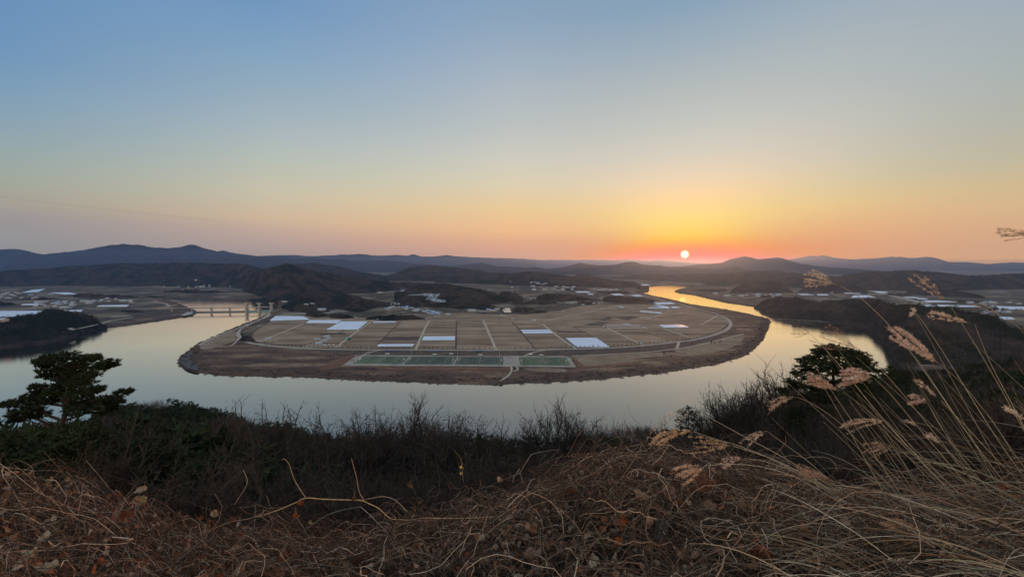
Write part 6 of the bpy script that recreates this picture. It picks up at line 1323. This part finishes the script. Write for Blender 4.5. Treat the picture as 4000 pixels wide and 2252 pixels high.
# ------------------------------------------------------------------ silvergrass at the right
def blades(name, N, seed, label, pxr, rr_, Lr, elv, wid, pal, droop=(.5, 1.5)):
    g_ = np.random.default_rng(seed); px = g_.uniform(*pxr, N); a = np.arctan2((px - 2000) / F, 1.0) ; r_ = g_.uniform(*rr_, N); K_ = 12
    p = polar(a, r_, g_.uniform(-.02, .1, N)); az_ = g_.normal(math.radians(180), .6, N); e_ = g_.uniform(*elv, N); L = g_.uniform(*Lr, N); dr = g_.uniform(*droop, N); P = np.zeros((N, K_, 3))
    for k in range(K_):
        P[:, k] = p; ee = e_ - dr * (k / (K_ - 1)) ** 1.3 * 1.3; p = p + (L / K_)[:, None] * np.stack([np.cos(az_) * np.cos(ee), np.sin(az_) * np.cos(ee), np.sin(ee)], -1)
        az_ = az_ + g_.normal(0, .03, N)
    gr = near_z(np.arctan2(P[..., 0], P[..., 1]), np.hypot(P[..., 0], P[..., 1])); P[..., 2] = np.maximum(P[..., 2], gr + .01)
    W_ = g_.uniform(*wid, N)[:, None] * np.sin(np.linspace(.25, 1, K_) * math.pi * .98)[None] ** .5 + .0003
    T = np.gradient(P, axis=1); T /= np.linalg.norm(T, axis=2, keepdims=True) + 1e-9; S = np.cross(T, np.array([0, 0, 1.0]) + .7 * g_.normal(size=(N, 1, 3))); S /= np.linalg.norm(S, axis=2, keepdims=True) + 1e-9
    V = np.stack([P - S * W_[..., None], P + S * W_[..., None]], 2).reshape(-1, 3); n_, k_ = np.meshgrid(np.arange(N), np.arange(K_ - 1), indexing='ij'); b = n_ * K_ * 2 + k_ * 2
    Q = np.stack([b, b + 1, b + 3, b + 2], -1).reshape(-1, 4); GC = np.array([(.25, .19, .135), (.15, .105, .07), (.38, .30, .215), (.07, .045, .030), (.19, .115, .07), (.20, .18, .115)])
    C = np.repeat(GC[g_.choice(6, N, p=pal)] * g_.uniform(.75, 1.2, (N, 1)), K_ * 2, 0)
    o = mesh_np(name, V, Q, M['attr'], colors=C, smooth=True); tag(o, label, 'grass', None, 'stuff')
blades('dry_grass_blades', 1700, 21, 'long pale arching grass blades swept to the left at the lower right', (3350, 5600), (1.8, 3.9), (.4, 1.1), (.1, .85), (.0012, .0027), [.26, .26, .14, .16, .1, .08])
blades('dry_grass_blades', 900, 22, 'loose straw lying over the vines in front of the grass clump', (2700, 4300), (2.0, 4.0), (.4, .9), (-.05, .5), (.0010, .0020), [.2, .28, .1, .22, .14, .06], (.2, .8))
blades('dry_grass_blades', 700, 23, 'dry straw mixed in the left tangle', (-700, 1200), (1.8, 4.6), (.3, .8), (-.05, .5), (.0008, .0018), [.14, .3, .06, .3, .1, .1], (.2, .8))
SG = (.60, .48, .36)
def plume(name_lab, tip, base_, path, dens=1.0, n=8, fluff=1.0, spread=1.0, colr=(.56, .43, .34), depth=(2.3, 2.2), rootd=2.3, seed=0, droop=.25, size=1.0):
    g2 = np.random.default_rng(seed + 500); d0, d1 = depth
    T_, B_ = Wp(*tip, d0), Wp(*base_, d1); pts = [base_] + list(path); P = smooth_px(pts, 5) if len(pts) > 2 else np.array(pts, float)
    if len(P) < 4: P = np.array(pts, float)[0] + (np.array(pts, float)[-1] - np.array(pts, float)[0]) * np.linspace(0, 1, 6)[:, None]
    dd = np.linspace(d1, rootd, len(P)); S = np.array([Wp(x, y, d) for (x, y), d in zip(P, dd)]); root = S[-1]
    t = empty('silvergrass_stalk', root, name_lab, 'silvergrass', 'silvergrass stalks with plumes')
    V, Q = tubes((S[::-1] - root)[None], np.linspace(.0024, .0011, len(S))[None], 5); mesh_np('stem', V, Q, M['attr'], t, colors=np.broadcast_to(np.array([.33, .30, .235]) * g2.uniform(.8, 1.1), (len(V), 3)), smooth=True)
    L = np.linalg.norm(T_ - B_); ax = (T_ - B_) / L; vw = B_ - np.array([0, 0, H]); vw /= np.linalg.norm(vw); sd_ = np.cross(ax, vw); sd_ /= np.linalg.norm(sd_)
    if sd_[2] < 0: sd_ = -sd_
    K_ = 12; RP_, RR_ = [], []; sv, dirs = [], []
    for i in range(n):
        f = i / max(1, n - 1); s0 = .32 * g2.random(); st = B_ + ax * L * s0; ll = L * (1 - s0) * g2.uniform(.7, 1.0); off = (f - .5) * .9 * spread + g2.normal(0, .06); dpt = g2.normal(0, .16)
        t_ = np.linspace(0, 1, K_)[:, None]; C = st + ax * ll * t_ + sd_ * ll * off * np.sin(t_ * 1.7) * .55 + vw * ll * dpt * t_ + np.array([0, 0, -1.0]) * ll * droop * t_ ** 2.2 * g2.uniform(.5, 1.2)
        RP_.append(C); RR_.append(np.linspace(.0009, .0005, K_)); m = int(ll / .0052 * dens); u = g2.uniform(.06, 1, m) ** .85 * (K_ - 1); j = np.minimum(u.astype(int), K_ - 2); w = (u - j)[:, None]; Cg = C[j] * (1 - w) + C[j + 1] * w; dr = C[j + 1] - C[j]; dr /= np.linalg.norm(dr, axis=1, keepdims=True); sv.append(Cg); dirs.append(dr)
    sv = np.vstack(sv); dirs = np.vstack(dirs); m = len(sv); Vs = []
    V0, Q0 = tubes(np.array(RP_), np.array(RR_), 3); allV = [V0]; allT = [q2t(Q0)]; n0 = len(V0)
    for r2 in range(5):
        d = dirs + g2.normal(size=dirs.shape) * .55; d /= np.linalg.norm(d, axis=1, keepdims=True); s = np.cross(d, g2.normal(size=d.shape)); s /= np.linalg.norm(s, axis=1, keepdims=True); ll = g2.uniform(.006, .012, (m, 1)) * fluff * size; c_ = sv + g2.normal(size=sv.shape) * .0034
        V = np.stack([c_ - s * ll * .10, c_ + s * ll * .10, c_ + d * ll], 1).reshape(-1, 3); allV.append(V); allT.append(np.arange(len(V)).reshape(-1, 3) + n0); n0 += len(V)
    V = np.vstack(allV) - root; cl = np.array(colr)[None] * (.8 + .4 * g2.random((len(V), 1))); cl[:len(V0)] = np.array(colr) * .55
    mesh_np('plume', V, np.vstack(allT), M['attr_soft'], t, colors=cl)
PK_, TN_, DK_ = (.68, .57, .50), (.68, .58, .46), (.16, .11, .08)
plume('full pale plume highest against the far ridges left of the others', (3137,1070), (3283,1116), [(3370,1170),(3500,1300),(3640,1490),(3800,1720),(4050,2050)], n=7, colr=TN_, seed=1, spread=1.5, droop=.12)
plume('upright drooping-tipped plume with separate seed tufts near the right ridge', (3568,1062), (3708,1188), [(3735,1230),(3800,1330),(3900,1500),(4050,1760),(4300,2080)], dens=.55, n=4, fluff=1.4, seed=2, spread=.5, droop=.05)
plume('level feathery plume over the dark right hill', (3620,1212), (3808,1266), [(3840,1350),(3880,1440),(3960,1590),(4100,1850),(4350,2120)], dens=.7, n=4, fluff=1.5, colr=TN_, seed=3, spread=.5, droop=.05)
plume('long thick slanting plume over the right dark hill', (3482,1262), (3670,1420), [(3760,1500),(3880,1650),(4020,1850),(4250,2120)], dens=.9, n=6, fluff=1.6, colr=PK_, seed=4, spread=.4, droop=.06, depth=(2.1, 2.1))
plume('thin open plume against the bright river left of the big pine', (3092,1285), (3172,1308), [(3230,1370),(3300,1450),(3420,1600),(3600,1800),(3850,2060)], dens=.35, n=6, colr=(.34,.24,.19), seed=5, spread=2.0, droop=.15)
plume('wide arching open plume against the bright river above the pine', (3185,1280), (3378,1378), [(3440,1440),(3520,1530),(3650,1690),(3800,1880),(4000,2120)], dens=.45, n=9, colr=(.36,.26,.20), seed=6, spread=1.5, droop=.1)
plume('faint thin plume over the far right plain', (3772,1168), (3930,1240), [(3990,1290),(4080,1400),(4300,1700),(4600,2050)], dens=.3, n=3, colr=TN_, seed=7, spread=.4, droop=.05, depth=(2.8, 2.8), rootd=2.8)
plume('densest fluffy silver plume beside the big pine', (3277,1452), (3412,1474), [(3480,1540),(3580,1660),(3700,1800),(3850,1980),(3980,2120)], dens=1.8, n=11, fluff=1.1, colr=(.62,.48,.42), seed=8, spread=1.7, droop=.22)
plume('fluffy plume with curled tip below the densest one', (3140,1470), (3292,1528), [(3400,1610),(3520,1730),(3680,1880),(3850,2050)], dens=1.2, n=8, colr=(.58,.43,.34), seed=9, spread=1.1, droop=.02)
plume('small fluffy plume head bending back right of the densest one', (3545,1545), (3622,1568), [(3660,1640),(3740,1760),(3850,1900),(4000,2080)], dens=1.6, n=7, colr=(.60,.47,.40), seed=10, spread=1.8, droop=.4)
plume('narrow speckled plume leaning across the dark slope', (3556,1460), (3676,1564), [(3760,1650),(3900,1800),(4100,2000)], dens=.55, n=3, fluff=1.3, colr=TN_, seed=11, spread=.3, droop=.02)
plume('curved plume with drooping fingers left of the big pine', (3000,1562), (3115,1550), [(3180,1580),(3280,1650),(3400,1770),(3560,1920),(3700,2060)], dens=.9, n=6, colr=(.58,.46,.37), seed=12, spread=.9, droop=.5)
plume('long arching plume around the small round pine', (2537,1632), (2718,1598), [(2790,1640),(2900,1700),(3050,1780),(3250,1900),(3450,2030)], dens=.5, n=5, colr=TN_, seed=13, spread=.9, droop=.75, size=.9)
plume('broad golden plume left of the grass clump over dark wood', (2527,1690), (2712,1686), [(2800,1715),(2900,1745),(3050,1810),(3250,1930),(3420,2060)], dens=1.0, n=7, fluff=1.1, colr=(.64,.50,.34), seed=14, spread=.9, droop=.42)
plume('slim golden plume under the broad golden one', (2695,1722), (2862,1740), [(2940,1765),(3060,1810),(3250,1920),(3400,2040)], dens=.8, n=5, colr=(.62,.49,.34), seed=15, spread=.7, droop=.1)
plume('small plume pointing down-left among the stems', (2906,1725), (2995,1682), [(3060,1730),(3180,1820),(3350,1980),(3480,2100)], dens=.8, n=4, colr=TN_, seed=16, spread=.5, droop=.3)
plume('bright spread plume lying over the vine mound', (2638,1860), (2752,1817), [(2850,1812),(2960,1820),(3100,1860),(3280,1960)], dens=1.5, n=9, fluff=1.1, colr=(.66,.52,.40), seed=17, spread=1.2, droop=.1)
plume('short plume above the bright spread one', (2812,1808), (2905,1788), [(2980,1800),(3100,1840),(3260,1930)], dens=.9, n=5, colr=PK_, seed=18, spread=.8, droop=.2)
plume('thin level plume left of the stem bundle', (3278,1632), (3462,1642), [(3520,1700),(3640,1820),(3800,1980)], dens=.9, n=5, colr=TN_, seed=19, spread=.5, droop=.32)
plume('dark-centred small plume curling in the grass', (3372,1742), (3500,1748), [(3570,1800),(3680,1900),(3820,2040)], dens=.9, n=5, colr=(.50,.38,.30), seed=20, spread=1.2, droop=.5)
plume('tiny sparse plume in the middle of the stems', (3522,1628), (3590,1664), [(3680,1740),(3800,1850),(3950,1990)], dens=.5, n=3, colr=TN_, seed=21, spread=.5, droop=.1)
plume('short bristly plume crossing the thick stems', (3618,1688), (3680,1738), [(3760,1830),(3880,1960),(4000,2080)], dens=1.0, n=5, colr=PK_, seed=22, spread=.6, droop=.1)
plume('flattened plume lying on the brown vines', (3100,1822), (3262,1876), [(3360,1930),(3480,2000),(3600,2080)], dens=1.3, n=7, colr=(.46,.32,.24), seed=23, spread=.5, droop=.05)
plume('long matted plume low in the grass at the bottom right', (3448,2025), (3700,2140), [(3780,2190),(3880,2240),(4000,2290)], dens=1.4, n=9, fluff=1.3, colr=(.44,.32,.22), seed=24, spread=.5, droop=.03, depth=(1.9, 1.9), rootd=1.8)
plume('dark drooping plume cut by the right edge against the sky', (3885,905), (4060,918), [(4150,1000),(4300,1250),(4600,1800)], dens=.5, n=9, colr=DK_, seed=25, spread=.9, droop=.12)
plume('pale plume at the right edge halfway down', (3918,1582), (4010,1640), [(4080,1700),(4200,1850),(4400,2080)], dens=.8, n=4, fluff=1.5, colr=TN_, seed=26, spread=.4, droop=.05)
plume('lone yellowish tip in front of the right hill', (3555,1216), (3575,1222), [(3600,1250),(3700,1400),(3900,1720),(4100,2000)], dens=1.0, n=3, fluff=1.2, colr=TN_, seed=27, spread=1.0, droop=.05)
# bare straight stems
g_ = np.random.default_rng(31); P_, R_ = [], []
for k in range(70):
    x1, y1 = g_.uniform(3550, 4700), g_.uniform(1900, 2250); an = g_.uniform(.75, 1.12); Ln = g_.uniform(350, 900); x0, y0 = x1 - Ln * math.cos(an), y1 - Ln * math.sin(an) ; d = g_.uniform(2.0, 3.0); cv = g_.uniform(0, 50)
    t_ = np.linspace(0, 1, 9); P_.append([Wp(x1 + (x0 - x1) * t + 0, y1 + (y0 - y1) * t + cv * t * t, d) for t in t_]); R_.append(np.linspace(.0020, .0008, 9))
V, Q = tubes(np.array(P_), np.array(R_), 4); o = mesh_np('grass_stems', V, Q, M['attr'], colors=np.repeat(np.array([.31, .285, .22])[None] * g_.uniform(.6, 1.15, (70, 1)), 36, 0), smooth=True)
tag(o, 'bare slanting grass stems leaning left out of the clump', 'grass', None, 'stuff')
# ------------------------------------------------------------------ morning haze over the whole valley
hz = MB(); hz.box((0, -1000, 260), (66000, 66000, 540))
hm = bpy.data.materials.new('valley_haze'); hm.use_nodes = True; hm.node_tree.nodes.clear()
ho = hm.node_tree.nodes.new('ShaderNodeOutputMaterial'); hv = hm.node_tree.nodes.new('ShaderNodeVolumePrincipled')
hv.inputs['Color'].default_value = (0.27, 0.47, 0.90, 1); hv.inputs['Density'].default_value = HAZE; hv.inputs['Anisotropy'].default_value = 0.72
hm.node_tree.links.new(hv.outputs[0], ho.inputs['Volume'])
haze = hz.build('haze', hm); tag(haze, kind='stuff')
